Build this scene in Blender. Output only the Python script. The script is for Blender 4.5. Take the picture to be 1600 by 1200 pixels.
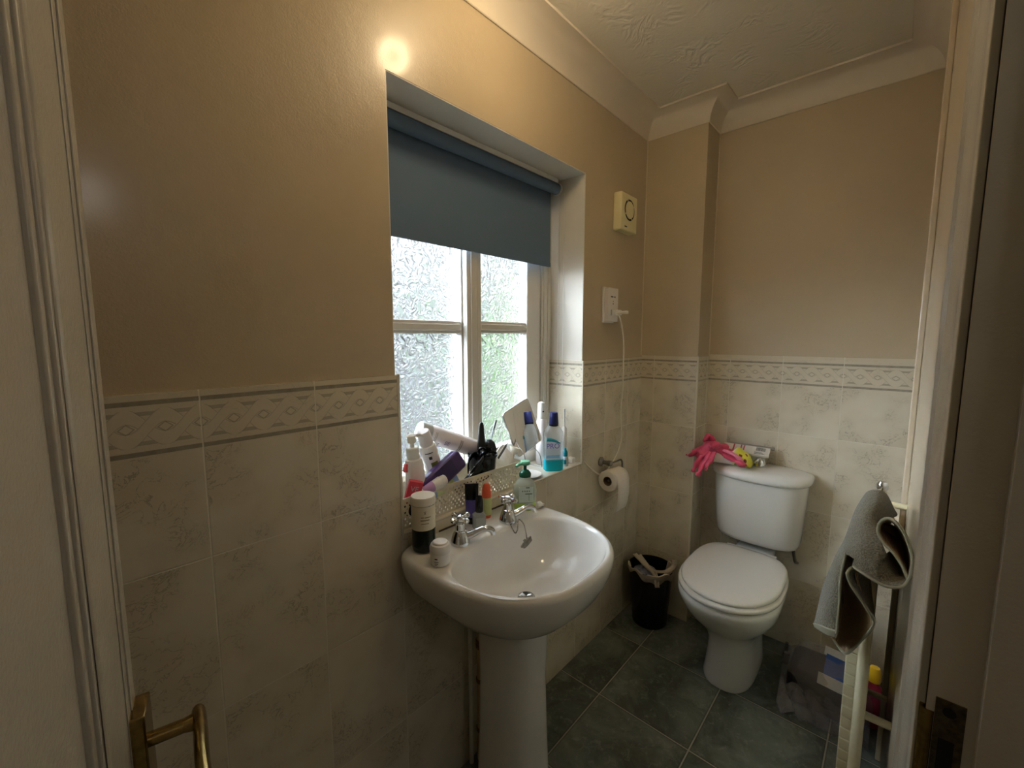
import bpy, math, random
from math import sin, cos, pi, radians, atan2, sqrt
from mathutils import Vector, Matrix, Euler
random.seed(7)
sc = bpy.context.scene
for o in list(bpy.data.objects): bpy.data.objects.remove(o)
col = sc.collection

# ------------------------------------------------------------------ camera, world, lights, exposure
EYE = Vector((0.0, 0.0, 1.35)); FPX = 670.0
YAW = radians(42.147); PITCH = math.atan(73.5/670)
cam_d = bpy.data.cameras.new('camera'); cam = bpy.data.objects.new('camera', cam_d); col.objects.link(cam)
cam_d.sensor_width = 36; cam_d.lens = FPX/1600*36; cam_d.clip_start = 0.01
cam.location = EYE; cam.rotation_euler = (pi/2-PITCH, 0, YAW-pi/2)
sc.camera = cam
sc.view_settings.view_transform = 'Standard'; sc.view_settings.look = 'None'
sc.view_settings.gamma = 1; sc.view_settings.use_curve_mapping = False
sc.view_settings.exposure = 1.33
world = bpy.data.worlds.new('sky'); sc.world = world; world.use_nodes = True
bg = world.node_tree.nodes['Background']
_nt = world.node_tree; _tc = _nt.nodes.new('ShaderNodeTexCoord'); _sx = _nt.nodes.new('ShaderNodeSeparateXYZ'); _mr = _nt.nodes.new('ShaderNodeMapRange')
_nt.links.new(_tc.outputs['Generated'], _sx.inputs[0]); _nt.links.new(_sx.outputs[2], _mr.inputs[0])
_mr.inputs[1].default_value = 0.12; _mr.inputs[2].default_value = 0.75; _mr.inputs[3].default_value = 0.38; _mr.inputs[4].default_value = 4.0   # overcast sky, brighter overhead
_nt.links.new(_mr.outputs[0], bg.inputs[1]); bg.inputs[0].default_value = (0.82, 0.91, 1.0, 1)
def light(name, kind, loc, energy, color, size=0.1, rot=(0,0,0), sy=None):
    l = bpy.data.lights.new(name, kind); o = bpy.data.objects.new(name, l); col.objects.link(o)
    l.energy = energy; l.color = color; o.location = loc; o.rotation_euler = rot
    if kind == 'AREA':
        l.size = size
        if sy: l.shape = 'RECTANGLE'; l.size_y = sy
    else: l.shadow_soft_size = size
    return o
# area lamp added outside to push more sky light indoors, the ceiling bulb, and an added landing fill
light('daylight_fill', 'AREA', (-2.0, 4.2, 3.1), 1550, (0.80, 0.90, 1.0), 4.6, (Vector((-2.0, 4.2, 3.1))-Vector((1.1, 1.05, 1.35))).to_track_quat('Z', 'Y').to_euler(), 3.0)
light('ceiling_bulb', 'POINT', (0.86, 0.58, 2.262), 3.1, (1.0, 0.76, 0.46), 0.045)
light('landing_fill', 'POINT', (0.2, -0.9, 2.0), 1.0, (1.0, 0.96, 0.92), 0.08)

_F = Vector((cos(YAW)*cos(PITCH), sin(YAW)*cos(PITCH), -sin(PITCH)))
_R = Vector((sin(YAW), -cos(YAW), 0)); _U = _R.cross(_F)
def ray(px, py): return _F + _R*((px-800)/FPX) - _U*((py-600)/FPX)
def on_y(px, py, y): d = ray(px, py); return EYE + d*(y/d.y)
def on_x(px, py, x): d = ray(px, py); return EYE + d*(x/d.x)
def on_z(px, py, z): d = ray(px, py); return EYE + d*((z-EYE.z)/d.z)

# ------------------------------------------------------------------ helpers
def lin(h):
    h = h.lstrip('#'); c = [int(h[i:i+2], 16)/255 for i in (0, 2, 4)]
    return tuple(x/12.92 if x <= .04045 else ((x+.055)/1.055)**2.4 for x in c)+(1,)
class N:
    """tiny wrapper for math on node sockets"""
    tree = None
    def __init__(s, k): s.k = k
    @staticmethod
    def op(o, *a, clamp=False):
        n = N.tree.nodes.new('ShaderNodeMath'); n.operation = o; n.use_clamp = clamp
        for i, v in enumerate(a):
            if isinstance(v, N): N.tree.links.new(v.k, n.inputs[i])
            else: n.inputs[i].default_value = v
        return N(n.outputs[0])
    def __add__(s, b): return N.op('ADD', s, b)
    __radd__ = __add__
    def __sub__(s, b): return N.op('SUBTRACT', s, b)
    def __rsub__(s, b): return N.op('SUBTRACT', b, s)
    def __mul__(s, b): return N.op('MULTIPLY', s, b)
    __rmul__ = __mul__
    def __truediv__(s, b): return N.op('DIVIDE', s, b)
    def lt(s, b): return N.op('LESS_THAN', s, b)
    def gt(s, b): return N.op('GREATER_THAN', s, b)
    def abs(s): return N.op('ABSOLUTE', s)
    def frac(s): return N.op('FRACT', s)
    def floor(s): return N.op('FLOOR', s)
    def sin(s): return N.op('SINE', s)
    def cos(s): return N.op('COSINE', s)
    def sign(s): return N.op('SIGN', s)
    def max(s, b): return N.op('MAXIMUM', s, b)
    def min(s, b): return N.op('MINIMUM', s, b)
    def sm(s, a, b):
        n = N.tree.nodes.new('ShaderNodeMapRange'); n.interpolation_type = 'SMOOTHSTEP'
        N.tree.links.new(s.k, n.inputs[0]); n.inputs[1].default_value = a; n.inputs[2].default_value = b
        return N(n.outputs[0])
def mixc(f, a, b):
    n = N.tree.nodes.new('ShaderNodeMix'); n.data_type = 'RGBA'
    if isinstance(f, N): N.tree.links.new(f.k, n.inputs[0])
    else: n.inputs[0].default_value = f
    for i, v in ((6, a), (7, b)):
        if isinstance(v, N): N.tree.links.new(v.k, n.inputs[i])
        else: n.inputs[i].default_value = v
    return N(n.outputs[2])
def noise(scale, detail=2, rough=.5, vec=None, dist=0):
    n = N.tree.nodes.new('ShaderNodeTexNoise'); n.inputs['Scale'].default_value = scale
    n.inputs['Detail'].default_value = detail; n.inputs['Roughness'].default_value = rough
    n.inputs['Distortion'].default_value = dist
    if vec is not None: N.tree.links.new(vec, n.inputs['Vector'])
    return N(n.outputs[0])
def pos():
    g = N.tree.nodes.new('ShaderNodeNewGeometry'); return g.outputs['Position']
def objc():
    g = N.tree.nodes.new('ShaderNodeTexCoord'); return g.outputs['Object']
def sep(v):
    s = N.tree.nodes.new('ShaderNodeSeparateXYZ'); N.tree.links.new(v, s.inputs[0])
    return N(s.outputs[0]), N(s.outputs[1]), N(s.outputs[2])
def bump(h, strength, dist, bsdf):
    b = N.tree.nodes.new('ShaderNodeBump'); b.inputs['Strength'].default_value = strength
    b.inputs['Distance'].default_value = dist; N.tree.links.new(h.k, b.inputs['Height'])
    N.tree.links.new(b.outputs[0], bsdf.inputs['Normal']); return b
def newmat(name):
    m = bpy.data.materials.new(name); m.use_nodes = True; N.tree = m.node_tree
    return m, m.node_tree.nodes['Principled BSDF']
MATS = {}
def mat(name, c='#ffffff', rough=.5, metal=0, coat=0, trans=0, ior=1.45, vary=0, vscale=8, bmp=0, bscale=200, bdist=.001, emit=None, sss=0, alpha=1):
    if name in MATS: return MATS[name]
    m, b = newmat(name)
    c = lin(c) if isinstance(c, str) else c
    b.inputs['Base Color'].default_value = c; b.inputs['Roughness'].default_value = rough
    b.inputs['Metallic'].default_value = metal; b.inputs['Coat Weight'].default_value = coat
    b.inputs['Transmission Weight'].default_value = trans; b.inputs['IOR'].default_value = ior
    b.inputs['Alpha'].default_value = alpha
    if vary:
        f = noise(vscale, 4, .6, objc())
        d = tuple(x*(1-vary) for x in c[:3])+(1,)
        N.tree.links.new(mixc(f.sm(.35, .7), c, d).k, b.inputs['Base Color'])
    if bmp: bump(noise(bscale, 3, .6, objc()), bmp, bdist, b)
    if emit: b.inputs['Emission Color'].default_value = lin(emit[0]); b.inputs['Emission Strength'].default_value = emit[1]
    MATS[name] = m; return m

class MB:
    def __init__(s): s.v = []; s.f = []
    def add(s, vs, fs):
        k = len(s.v); s.v += [tuple(v) for v in vs]; s.f += [tuple(i+k for i in f) for f in fs]; return s
    def box(s, a, b):
        x0, y0, z0 = a; x1, y1, z1 = b
        x0, x1 = sorted((x0, x1)); y0, y1 = sorted((y0, y1)); z0, z1 = sorted((z0, z1))
        return s.add([(x0,y0,z0),(x1,y0,z0),(x1,y1,z0),(x0,y1,z0),(x0,y0,z1),(x1,y0,z1),(x1,y1,z1),(x0,y1,z1)],
                     [(0,3,2,1),(4,5,6,7),(0,1,5,4),(1,2,6,5),(2,3,7,6),(3,0,4,7)])
    def obox(s, c, ax, ay, az):
        c = Vector(c); ax = Vector(ax); ay = Vector(ay); az = Vector(az)
        p = [c+ax*i+ay*j+az*k for i, j, k in ((-1,-1,-1),(1,-1,-1),(1,1,-1),(-1,1,-1),(-1,-1,1),(1,-1,1),(1,1,1),(-1,1,1))]
        return s.add(p, [(0,3,2,1),(4,5,6,7),(0,1,5,4),(1,2,6,5),(2,3,7,6),(3,0,4,7)])
    def loft(s, rings, cap0=True, cap1=True, closed=True):
        n = len(rings[0]); vs = [p for r in rings for p in r]; fs = []
        for i in range(len(rings)-1):
            for j in range(n if closed else n-1):
                a = i*n+j; b = i*n+(j+1) % n
                fs.append((a, b, b+n, a+n))
        if cap0: fs.append(tuple(range(n))[::-1])
        if cap1: fs.append(tuple(range((len(rings)-1)*n, len(rings)*n)))
        return s.add(vs, fs)
    def lathe(s, prof, n=28, c=(0,0,0), axis='z', cap0=True, cap1=True, a0=0, sx=1, sy=1):
        R = []
        for r, z in prof:
            r = max(r, 1e-5); ring = []
            for k in range(n):
                a = a0+2*pi*k/n; p = (r*cos(a)*sx, r*sin(a)*sy, z)
                if axis == 'x': p = (p[2], p[0], p[1])
                if axis == 'y': p = (p[1], p[2], p[0])
                ring.append((p[0]+c[0], p[1]+c[1], p[2]+c[2]))
            R.append(ring)
        return s.loft(R, cap0, cap1)
    def tube(s, pts, r, n=10, caps=True):
        pts = [Vector(p) for p in pts]; rs = r if isinstance(r, (list, tuple)) else [r]*len(pts)
        R = []; up = None
        for i, p in enumerate(pts):
            t = (pts[min(i+1, len(pts)-1)]-pts[max(i-1, 0)]).normalized()
            if up is None: up = t.cross(Vector((0,0,1))); up = up if up.length > .1 else t.cross(Vector((1,0,0)))
            u = (up-t*up.dot(t)).normalized(); up = u; w = t.cross(u)
            R.append([p+u*rs[i]*cos(2*pi*k/n)+w*rs[i]*sin(2*pi*k/n) for k in range(n)])
        return s.loft(R, caps, caps)
    def grid(s, rows, double=False):
        n = len(rows[0]); vs = [p for r in rows for p in r]; fs = []
        for i in range(len(rows)-1):
            for j in range(n-1): a = i*n+j; fs.append((a, a+1, a+1+n, a+n))
        return s.add(vs, fs)
    def patch(s, c, r, a0, a1, z0, z1, n=12, sx=1, sy=1):
        return s.grid([[(c[0]+r*sx*cos(a0+(a1-a0)*k/n), c[1]+r*sy*sin(a0+(a1-a0)*k/n), z) for k in range(n+1)] for z in (z0, z1)])
    def xf(s, M): s.v = [tuple(M @ Vector(v)) for v in s.v]; return s
    def build(s, name, m, parent=None, smooth=35, bevel=0, seg=3, sub=0, solid=0, loc=None, rot=None):
        me = bpy.data.meshes.new(name); me.from_pydata(s.v, [], s.f); me.update()
        import bmesh
        bm = bmesh.new(); bm.from_mesh(me); bmesh.ops.remove_doubles(bm, verts=bm.verts, dist=1e-6)
        bmesh.ops.recalc_face_normals(bm, faces=bm.faces); bm.to_mesh(me); bm.free()
        if smooth:
            me.polygons.foreach_set('use_smooth', [True]*len(me.polygons)); me.set_sharp_from_angle(angle=radians(smooth))
        me.materials.append(m)
        o = bpy.data.objects.new(name, me); col.objects.link(o)
        if parent: o.parent = parent
        if loc is not None: o.location = loc
        if rot is not None: o.rotation_euler = rot
        if solid: q = o.modifiers.new('s', 'SOLIDIFY'); q.thickness = solid; q.offset = 0
        if bevel: q = o.modifiers.new('b', 'BEVEL'); q.width = bevel; q.segments = seg; q.limit_method = 'ANGLE'; q.angle_limit = radians(40); q.harden_normals = False
        if sub: q = o.modifiers.new('d', 'SUBSURF'); q.levels = sub; q.render_levels = sub
        return o
def tag(o, label, cat, group=None, kind=None):
    o['label'] = label; o['category'] = cat
    if group: o['group'] = group
    if kind: o['kind'] = kind
    return o
def struct(o): o['kind'] = 'structure'; return o
def thing(name, label, cat, loc=(0,0,0), rot=(0,0,0), group=None):
    o = bpy.data.objects.new(name, None); col.objects.link(o); o.empty_display_size = .05
    o.location = loc; o.rotation_euler = rot; return tag(o, label, cat, group)
def text_part(s, size, m, parent, M, name='lettering', extr=.0002, align='CENTER'):
    cu = bpy.data.curves.new('t', 'FONT'); cu.body = s; cu.size = size; cu.extrude = extr; cu.align_x = align
    t = bpy.data.objects.new('t', cu); col.objects.link(t); bpy.context.view_layer.update()
    me = bpy.data.meshes.new_from_object(t.evaluated_get(bpy.context.evaluated_depsgraph_get()))
    bpy.data.objects.remove(t); me.transform(M); me.materials.clear(); me.materials.append(m)
    o = bpy.data.objects.new(name, me); col.objects.link(o); o.parent = parent; return o
def catmull(P, n=6, closed=False):
    P = [Vector(p) for p in P]; out = []
    L = len(P); rng = range(L if closed else L-1)
    for i in rng:
        g = (lambda k: P[k % L]) if closed else (lambda k: P[min(max(k, 0), L-1)])
        a, b, c, d = g(i-1), g(i), g(i+1), g(i+2)
        for k in range(n):
            t = k/n; out.append(.5*((2*b)+(c-a)*t+(2*a-5*b+4*c-d)*t*t+(3*b-a-3*c+d)*t**3))
    if not closed: out.append(P[-1])
    return out
def se(t, n): return (abs(t)**(2/n))*(1 if t >= 0 else -1)
def oval(cx, cy, a, bf, bb, nf, nb, z, n=64, face='-y'):
    """superellipse ring: bf extends to the front (face), bb to the back"""
    R = []
    for k in range(n):
        t = 2*pi*k/n; c_, s_ = cos(t), sin(t)
        nn = nf if s_ < 0 else nb; u = a*se(c_, nn); w = (bf if s_ < 0 else bb)*se(s_, nn)
        if face == '-y': R.append((cx+u, cy+w, z))
        else: R.append((cx+w, cy-u, z))
    return R

# ------------------------------------------------------------------ materials
def tile_mat(name, axis, off, pitch=.206, top=1.255):
    m, b = newmat(name); x, y, z = sep(pos())
    u = {'x': x, 'y': y}[axis]; v = z
    t = top-v
    fu = ((u-off)/pitch); du = ((fu+.5).frac()-.5).abs()*pitch
    fr = t/.315; dv = ((fr+.5).frac()-.5).abs()*.315
    grout = 1-(du.min(dv.max((t.lt(.1))*1.0))).sm(.0008, .0018)
    # marbled body
    p = pos(); cell = (fu.floor()*3.17+fr.floor()*7.3)
    vec = N.tree.nodes.new('ShaderNodeCombineXYZ')
    for i, q in enumerate((u, v, cell)): N.tree.links.new(q.k, vec.inputs[i])
    n1 = noise(26, 5, .62, vec.outputs[0], 1.2); n2 = noise(8, 2, .5, vec.outputs[0]); n3 = noise(60, 3, .6, vec.outputs[0])
    vein = (1-(n1-.5).abs().sm(.004, .022))*n2.sm(.46, .6)*n3.sm(.3, .5)
    base = mixc(n2.sm(.3, .7), lin('#ddd5c2'), lin('#cfc6b1'))
    base = mixc(vein*.6, base, lin('#8d8471'))
    # braided border
    P = pitch/4; k = pi/P; tc = (t-.058)*-1
    s_ = ((u-off+P*.5)*k).sin(); c_ = ((u-off+P*.5)*k).cos()
    yr = s_*c_.sign()*.0205; w = .0125
    dr = (tc-yr).abs(); df = (tc+yr).abs()
    inr = dr.lt(w); inf = df.lt(w)
    strand = inr.max(inf)
    line = (1-(dr-w).abs().sm(.0006, .0016)).max((1-(df-w).abs().sm(.0006, .0016))*(1-inr))
    ue = (((u-off+P*.5)/P).frac()-.5)*P
    dia = ue.abs()/.0125+tc.abs()/.0105
    diam = (1-(dia-.82).abs().sm(.08, .16))
    zone = t.gt(.0265)*t.lt(.0895)
    tri = (1-strand)*zone*tc.abs().gt(.0215)*(1-tc.abs().gt(.0285))
    band = (t.gt(.011)*t.lt(.019)).max(t.gt(.097)*t.lt(.105))
    infr = t.lt(.108)
    body = mixc(infr*.7, base, lin('#d6cdb8'))
    body = mixc(tri*.55, body, lin('#8b8371'))
    body = mixc(diam*zone*(1-inr)*.6, body, lin('#8b8371'))
    body = mixc(line*zone*.35, body, lin('#9b927f'))
    body = mixc(band*(.55+n3*.5), body, lin('#7d7868'))
    body = mixc(grout, body, lin('#dcd6c6'))
    N.tree.links.new(body.k, b.inputs['Base Color'])
    rr = .16+grout*.5+band*.3; N.tree.links.new(rr.k, b.inputs['Roughness'])
    h = strand*zone*.5-line*zone*.4-grout*.9-band*.2+n1*.12
    bump(h, .5, .0016, b); return m
M_tA = tile_mat('tile window wall', 'x', .602)
M_tB = tile_mat('tile end wall', 'y', .161)
M_tF = tile_mat('tile boxing', 'y', .868)
M_tS = tile_mat('tile boxing side', 'x', 2.3)
M_tR = tile_mat('tile reveal', 'y', .905)
M_tSill = mat('sill tile', '#ddd6c6', .18, vary=.06, bmp=.1, bscale=60)
def paint_mat(name, c, rough=.40, s=.35, coat=0):
    m, b = newmat(name); b.inputs['Roughness'].default_value = rough
    n = noise(3, 3, .5, pos()); c = lin(c)
    N.tree.links.new(mixc(n.sm(.3, .7), c, tuple(x*.94 for x in c[:3])+(1,)).k, b.inputs['Base Color'])
    b.inputs['Coat Weight'].default_value = coat; b.inputs['Coat Roughness'].default_value = .16
    bump(noise(240, 4, .6, pos())+noise(30, 2, .5, pos())*1.5, s, .0012, b); return m
M_paint = paint_mat('beige wall paint', '#c2b296')
M_paintA = paint_mat('beige wall paint with sheen', '#c2b296', .38, .4, .4)
M_white = paint_mat('white gloss paint', '#dcd9d0', .22, .12)
M_reveal = paint_mat('white reveal paint', '#dedad0', .5, .2)
M_cream = paint_mat('cream gloss wall', '#cdbfa8', .18, .1)
M_corn = paint_mat('cornice paint', '#dfd6c6', .6, .1)
M_hall = paint_mat('landing paint', '#a89a88', .7, .2)
M_woodwork = paint_mat('brushed white woodwork', '#c9c4b8', .16, .3)
m, b = newmat('textured ceiling'); b.inputs['Base Color'].default_value = lin('#e4dfcf'); b.inputs['Roughness'].default_value = .75
_n = noise(5, 3, .5, pos(), 2.5); _w = (_n*34).sin()
bump(_w*noise(9, 2, .5, pos()).sm(.45, .7)+noise(90, 3, .5, pos())*.6, .3, .003, b); M_ceil = m
# floor
m, b = newmat('green grey floor tile'); x, y, z = sep(pos())
TX, TY = .348, .334
fx = (x-1.330)/TX; fy = (y-.088)/TY
g = 1-(((fx+.5).frac()-.5).abs()*TX).min(((fy+.5).frac()-.5).abs()*TY).sm(.0012, .0028)
g2 = 1-(((fx+.5).frac()-.5).abs()*TX).min(((fy+.5).frac()-.5).abs()*TY).sm(.004, .007)
vec = N.tree.nodes.new('ShaderNodeCombineXYZ'); cell = fx.floor()*3.1+fy.floor()*5.7
for i, q in enumerate((x, y, cell)): N.tree.links.new(q.k, vec.inputs[i])
a = noise(6, 5, .6, vec.outputs[0], .6); c2 = noise(34, 5, .7, vec.outputs[0], .8); c3 = noise(13, 3, .6, vec.outputs[0], 1.5)
bc = mixc(a.sm(.32, .68), lin('#434a42'), lin('#7a827a'))
bc = mixc(c2.sm(.5, .75)*.6, bc, lin('#9aa098')); bc = mixc(c3.sm(.6, .72)*.3, bc, lin('#4a4a3c'))
bc = mixc(g2*.45, bc, lin('#2b2d26')); bc = mixc(g, bc, lin('#a8a496'))
N.tree.links.new(bc.k, b.inputs['Base Color']); N.tree.links.new((.34+g*.4+c2*.15).k, b.inputs['Roughness'])
bump(a*.6+c2*.4-g*1.2, .35, .002, b); M_floor = m
# patterned window glass
m = bpy.data.materials.new('hammered glass'); m.use_nodes = True; nt = m.node_tree; N.tree = nt; nt.nodes.clear()
out = nt.nodes.new('ShaderNodeOutputMaterial'); tr = nt.nodes.new('ShaderNodeBsdfTransparent'); rf = nt.nodes.new('ShaderNodeBsdfRefraction')
gl = nt.nodes.new('ShaderNodeBsdfGlossy'); fz = nt.nodes.new('ShaderNodeFresnel'); fz.inputs[0].default_value = 1.45
tr.inputs[0].default_value = (.97, .98, .98, 1); rf.inputs['Roughness'].default_value = .12; rf.inputs['IOR'].default_value = 1.35; gl.inputs['Roughness'].default_value = .15
rf.inputs[0].default_value = (.97, .98, .98, 1)
vn = noise(29, 1, .4, pos(), 1.2)
wv = (vn*16).sin()
bm_ = nt.nodes.new('ShaderNodeBump'); bm_.inputs['Strength'].default_value = 1; bm_.inputs['Distance'].default_value = .0036
nt.links.new(wv.k, bm_.inputs['Height'])
for q in (rf, gl): nt.links.new(bm_.outputs[0], q.inputs['Normal'])
mx = nt.nodes.new('ShaderNodeMixShader'); mx.inputs[0].default_value = .55
nt.links.new(tr.outputs[0], mx.inputs[1]); nt.links.new(rf.outputs[0], mx.inputs[2])
mx2 = nt.nodes.new('ShaderNodeMixShader'); nt.links.new(bm_.outputs[0], fz.inputs['Normal'])
_fm = N(fz.outputs[0])*.6; nt.links.new(_fm.k, mx2.inputs[0]); nt.links.new(mx.outputs[0], mx2.inputs[1]); nt.links.new(gl.outputs[0], mx2.inputs[2])
nt.links.new(mx2.outputs[0], out.inputs[0]); M_glass = m

M_cer = mat('white ceramic', '#e2e2df', .10)
M_seat = mat('white seat plastic', '#e4e3df', .16)
M_chrome = mat('chrome', '#d8dadb', .07, metal=1)
M_dullchrome = mat('dull chrome', '#8e8a82', .28, metal=1, vary=.3, vscale=60)
M_steel = mat('steel', '#b8b8b8', .25, metal=1)
M_brass = mat('aged brass', '#a48c58', .24, metal=1, vary=.35, vscale=90)
M_dbrass = mat('tarnished brass', '#6f6550', .35, metal=1, vary=.5, vscale=120)
M_black = mat('black plastic', '#0c0c0e', .22)
M_matblack = mat('matt black plastic', '#101012', .45)
M_wplast = mat('white plastic', '#ecebe8', .3)
M_cplast = mat('cream plastic', '#e6ddb0', .35)

# ------------------------------------------------------------------ the room
YA, YP, XB, XF, XS, YF, YC, ZC, XD = .933, .941, 2.127, 1.9716, 1.9716, .665, -.047, 2.335, -.34
WX0, WX1, WZ0, WZ1, WY = .598, 1.46, .832, 1.972, 1.10
struct(MB().box((XD-.1, -1.6, -.1), (XB+.1, YP+.3, 0)).build('floor', M_floor))
struct(MB().box((XD-.1, -1.6, ZC), (XB+.1, YP+.3, ZC+.1)).build('ceiling', M_ceil))
w = MB(); w.box((XD-.1, YP, 0), (WX0, 1.24, ZC)).box((WX1, YP, 0), (XB+.1, 1.24, ZC)).box((WX0, YP, WZ1), (WX1, 1.24, ZC)).box((WX0, YP, 0), (WX1, 1.24, WZ0))
WL = struct(w.build('wall_left', M_paintA))
t = MB(); t.box((XD, YA, 0), (WX0+.008, YP, 1.255)).box((WX1-.008, YA, 0), (XF, YP, 1.255)).box((WX0+.008, YA, 0), (WX1-.008, YP, WZ0)); t.build('tiling', M_tA, WL)
MB().box((WX1-.008, YP, WZ0+.008), (WX1, WY, 1.255)).build('tiling', M_tR, WL)
MB().box((WX0, YP, WZ0+.008), (WX0+.008, WY, 1.255)).build('tiling', M_tR, WL)
s_ = MB().box((WX0, YA-.001, WZ0), (WX1, WY, WZ0+.008)).build('window_sill', M_tSill, WL, bevel=.003)
r_ = MB(); r_.box((WX0, YP+.001, WZ1-.003), (WX1, WY, WZ1)).box((WX1-.003, YP+.001, 1.255), (WX1, WY, WZ1-.003)).box((WX0, YP+.001, 1.255), (WX0+.003, WY, WZ1-.003)); r_.build('reveal', M_reveal, WL)
e_ = MB(); e_.box((WX1-.010, YA-.0015, WZ0+.008), (WX1-.002, YA+.003, 1.255)).box((WX0+.002, YA-.0015, WZ0), (WX0+.0095, YA+.003, 1.257)); e_.build('edge_bead', M_tSill, WL, bevel=.001)
WB = struct(MB().box((XB, YC-.2, 0), (XB+.1, YP+.3, ZC)).build('wall_back', M_paint))
MB().box((XB-.007, YC, 0), (XB, YF, 1.27)).build('tiling', M_tB, WB)
BX = struct(MB().box((XF+.006, YF+.006, 0), (XB, YP, ZC)).build('wall_corner', M_paint))
MB().box((XF, YF, 0), (XF+.006, YA, 1.262)).build('tiling', M_tF, BX)
MB().box((XF+.006, YF, 0), (XB-.007, YF+.006, 1.262)).build('tiling', M_tS, BX)
MB().box((XF-.0012, YF-.0012, 0), (XF+.009, YF+.007, 1.264)).build('edge_bead', M_tSill, BX, bevel=.002)
for k_, q_ in enumerate(((XF+.006, YP, -1), (XB, YF+.006, -1), (XB, YC, 1))):
    MB().box((q_[0]-.0035, q_[1], 1.262), (q_[0], q_[1]+q_[2]*.0035, 2.252)).build('caulk_bead', mat('cream caulk', '#d2c6ac', .5), WB)
# doorway wall: opening x -0.14..0.60
DX0, DX1, DZ = -.165, .60, 2.03
w = MB(); w.box((DX1, YC-.11, 0), (XB, YC, ZC)).box((XD, YC-.11, 0), (DX0, YC, ZC)).box((DX0, YC-.11, DZ), (DX1, YC, ZC))
struct(w.build('wall_right', M_cream))
struct(MB().box((XD-.1, -1.6, 0), (XD, YP, ZC)).build('wall_front', M_paint))
w = MB(); w.box((XD, -1.6, 0), (1.5, -1.5, ZC)).box((1.4, -1.5, 0), (1.5, YC-.11, ZC)); struct(w.build('wall_landing', M_hall))
# door lining, stop and architraves
fr = MB()
JY0, JY1 = YC-.125, YC+.0
fr.box((DX1, JY0, 0), (DX1+.012, JY1, DZ)).box((DX0-.012, JY0, 0), (DX0, JY1, DZ)).box((DX0, JY0, DZ), (DX1, JY1, DZ+.012))
fr.box((DX1-.012, JY0, 0), (DX1, YC-.037, DZ)).box((DX0, JY0, 0), (DX0+.012, YC-.037, DZ)).box((DX0+.012, JY0, DZ-.012), (DX1-.012, YC-.037, DZ))
# moulded architrave: profile in (distance from opening, thickness)
prof = [(.006, 0), (.006, .007), (.011, .009), (.014, .0085), (.018, .0085), (.038, .011), (.046, .014), (.050, .014), (.054, .0175), (.066, .018), (.070, .016), (.070, 0)]
def arch(x, sgn):
    return [[(x+sgn*d, YC+h, z) for d, h in prof] for z in (0, DZ+.07)]
fr.loft(arch(DX1+.002, 1)); fr.loft(arch(DX0-.002, -1))
fr.loft([[(xx, YC+h, DZ+d) for d, h in prof] for xx in (DX0-.06, DX1+.06)])
FR = struct(fr.build('trim_1', M_woodwork, bevel=.0008, seg=2))
# latch keep on the jamb
kp = MB(); kx = DX1-.0012
kp.box((kx, -.0760, .80), (DX1+.001, -.0535, .978))
lip = [(kx-.004+.012*sin(q)*.0, 0) for q in ()]
st = kp.build('strike_plate', M_dbrass, FR, bevel=.0006)
lp = MB(); R_ = []
for z in (.80, .960):
    R_.append([(kx-.0005+.006-.0065*cos(q), -.0485+.0065*sin(q), z) for q in [radians(a) for a in range(-90, 181, 15)]]+[(kx+.0045+.0065*cos(q)*-.6, -.0485+.004*sin(q), z) for q in [radians(a) for a in range(180, -91, -15)]])
lp.loft(R_); lp.build('keep_lip', M_brass, st)
MB().lathe([(.0052, 0), (.0052, .0012), (.0036, .0014), (.003, .0004)], 20, (kx-.0011, -.064, .966), 'x').build('screw_hole', M_matblack, st)
MB().box((kx-.0004, -.070, .83), (kx+.0003, -.058, .935)).build('latch_hole', M_matblack, st)

# cornice
path = [((XD, YP), (0,-1), (1,0)), ((XF+.006, YP), (0,-1), (-1,0)), ((XF+.006, YF+.006), (-1,0), (0,-1)), ((XB, YF+.006), (0,-1), (-1,0)), ((XB, YC), (-1,0), (0,1)), ((XD, YC), (0,1), (1,0))]
cp = [(0, 2.250), (.004, 2.2495)]+[(.090-.084*cos(q), 2.252+.076*sin(q)) for q in [radians(90*k/10) for k in range(11)]]+[(.0935, 2.328), (.0945, ZC), (0, ZC)]
rings = []
for (v, n1, n2) in path:
    nx, ny = n1[0]+n2[0], n1[1]+n2[1]
    rings.append([(v[0]+d*nx, v[1]+d*ny, z) for d, z in cp])
struct(MB().loft(rings).build('trim_2', M_corn, smooth=30))
# painted vertical battens on the right wall
struct(MB().box((1.72, YC, 0), (1.92, YC+.010, 2.25)).box((1.70, YC, 0), (1.72, YC+.014, 2.25)).build('trim_3', M_cream, bevel=.003))

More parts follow.
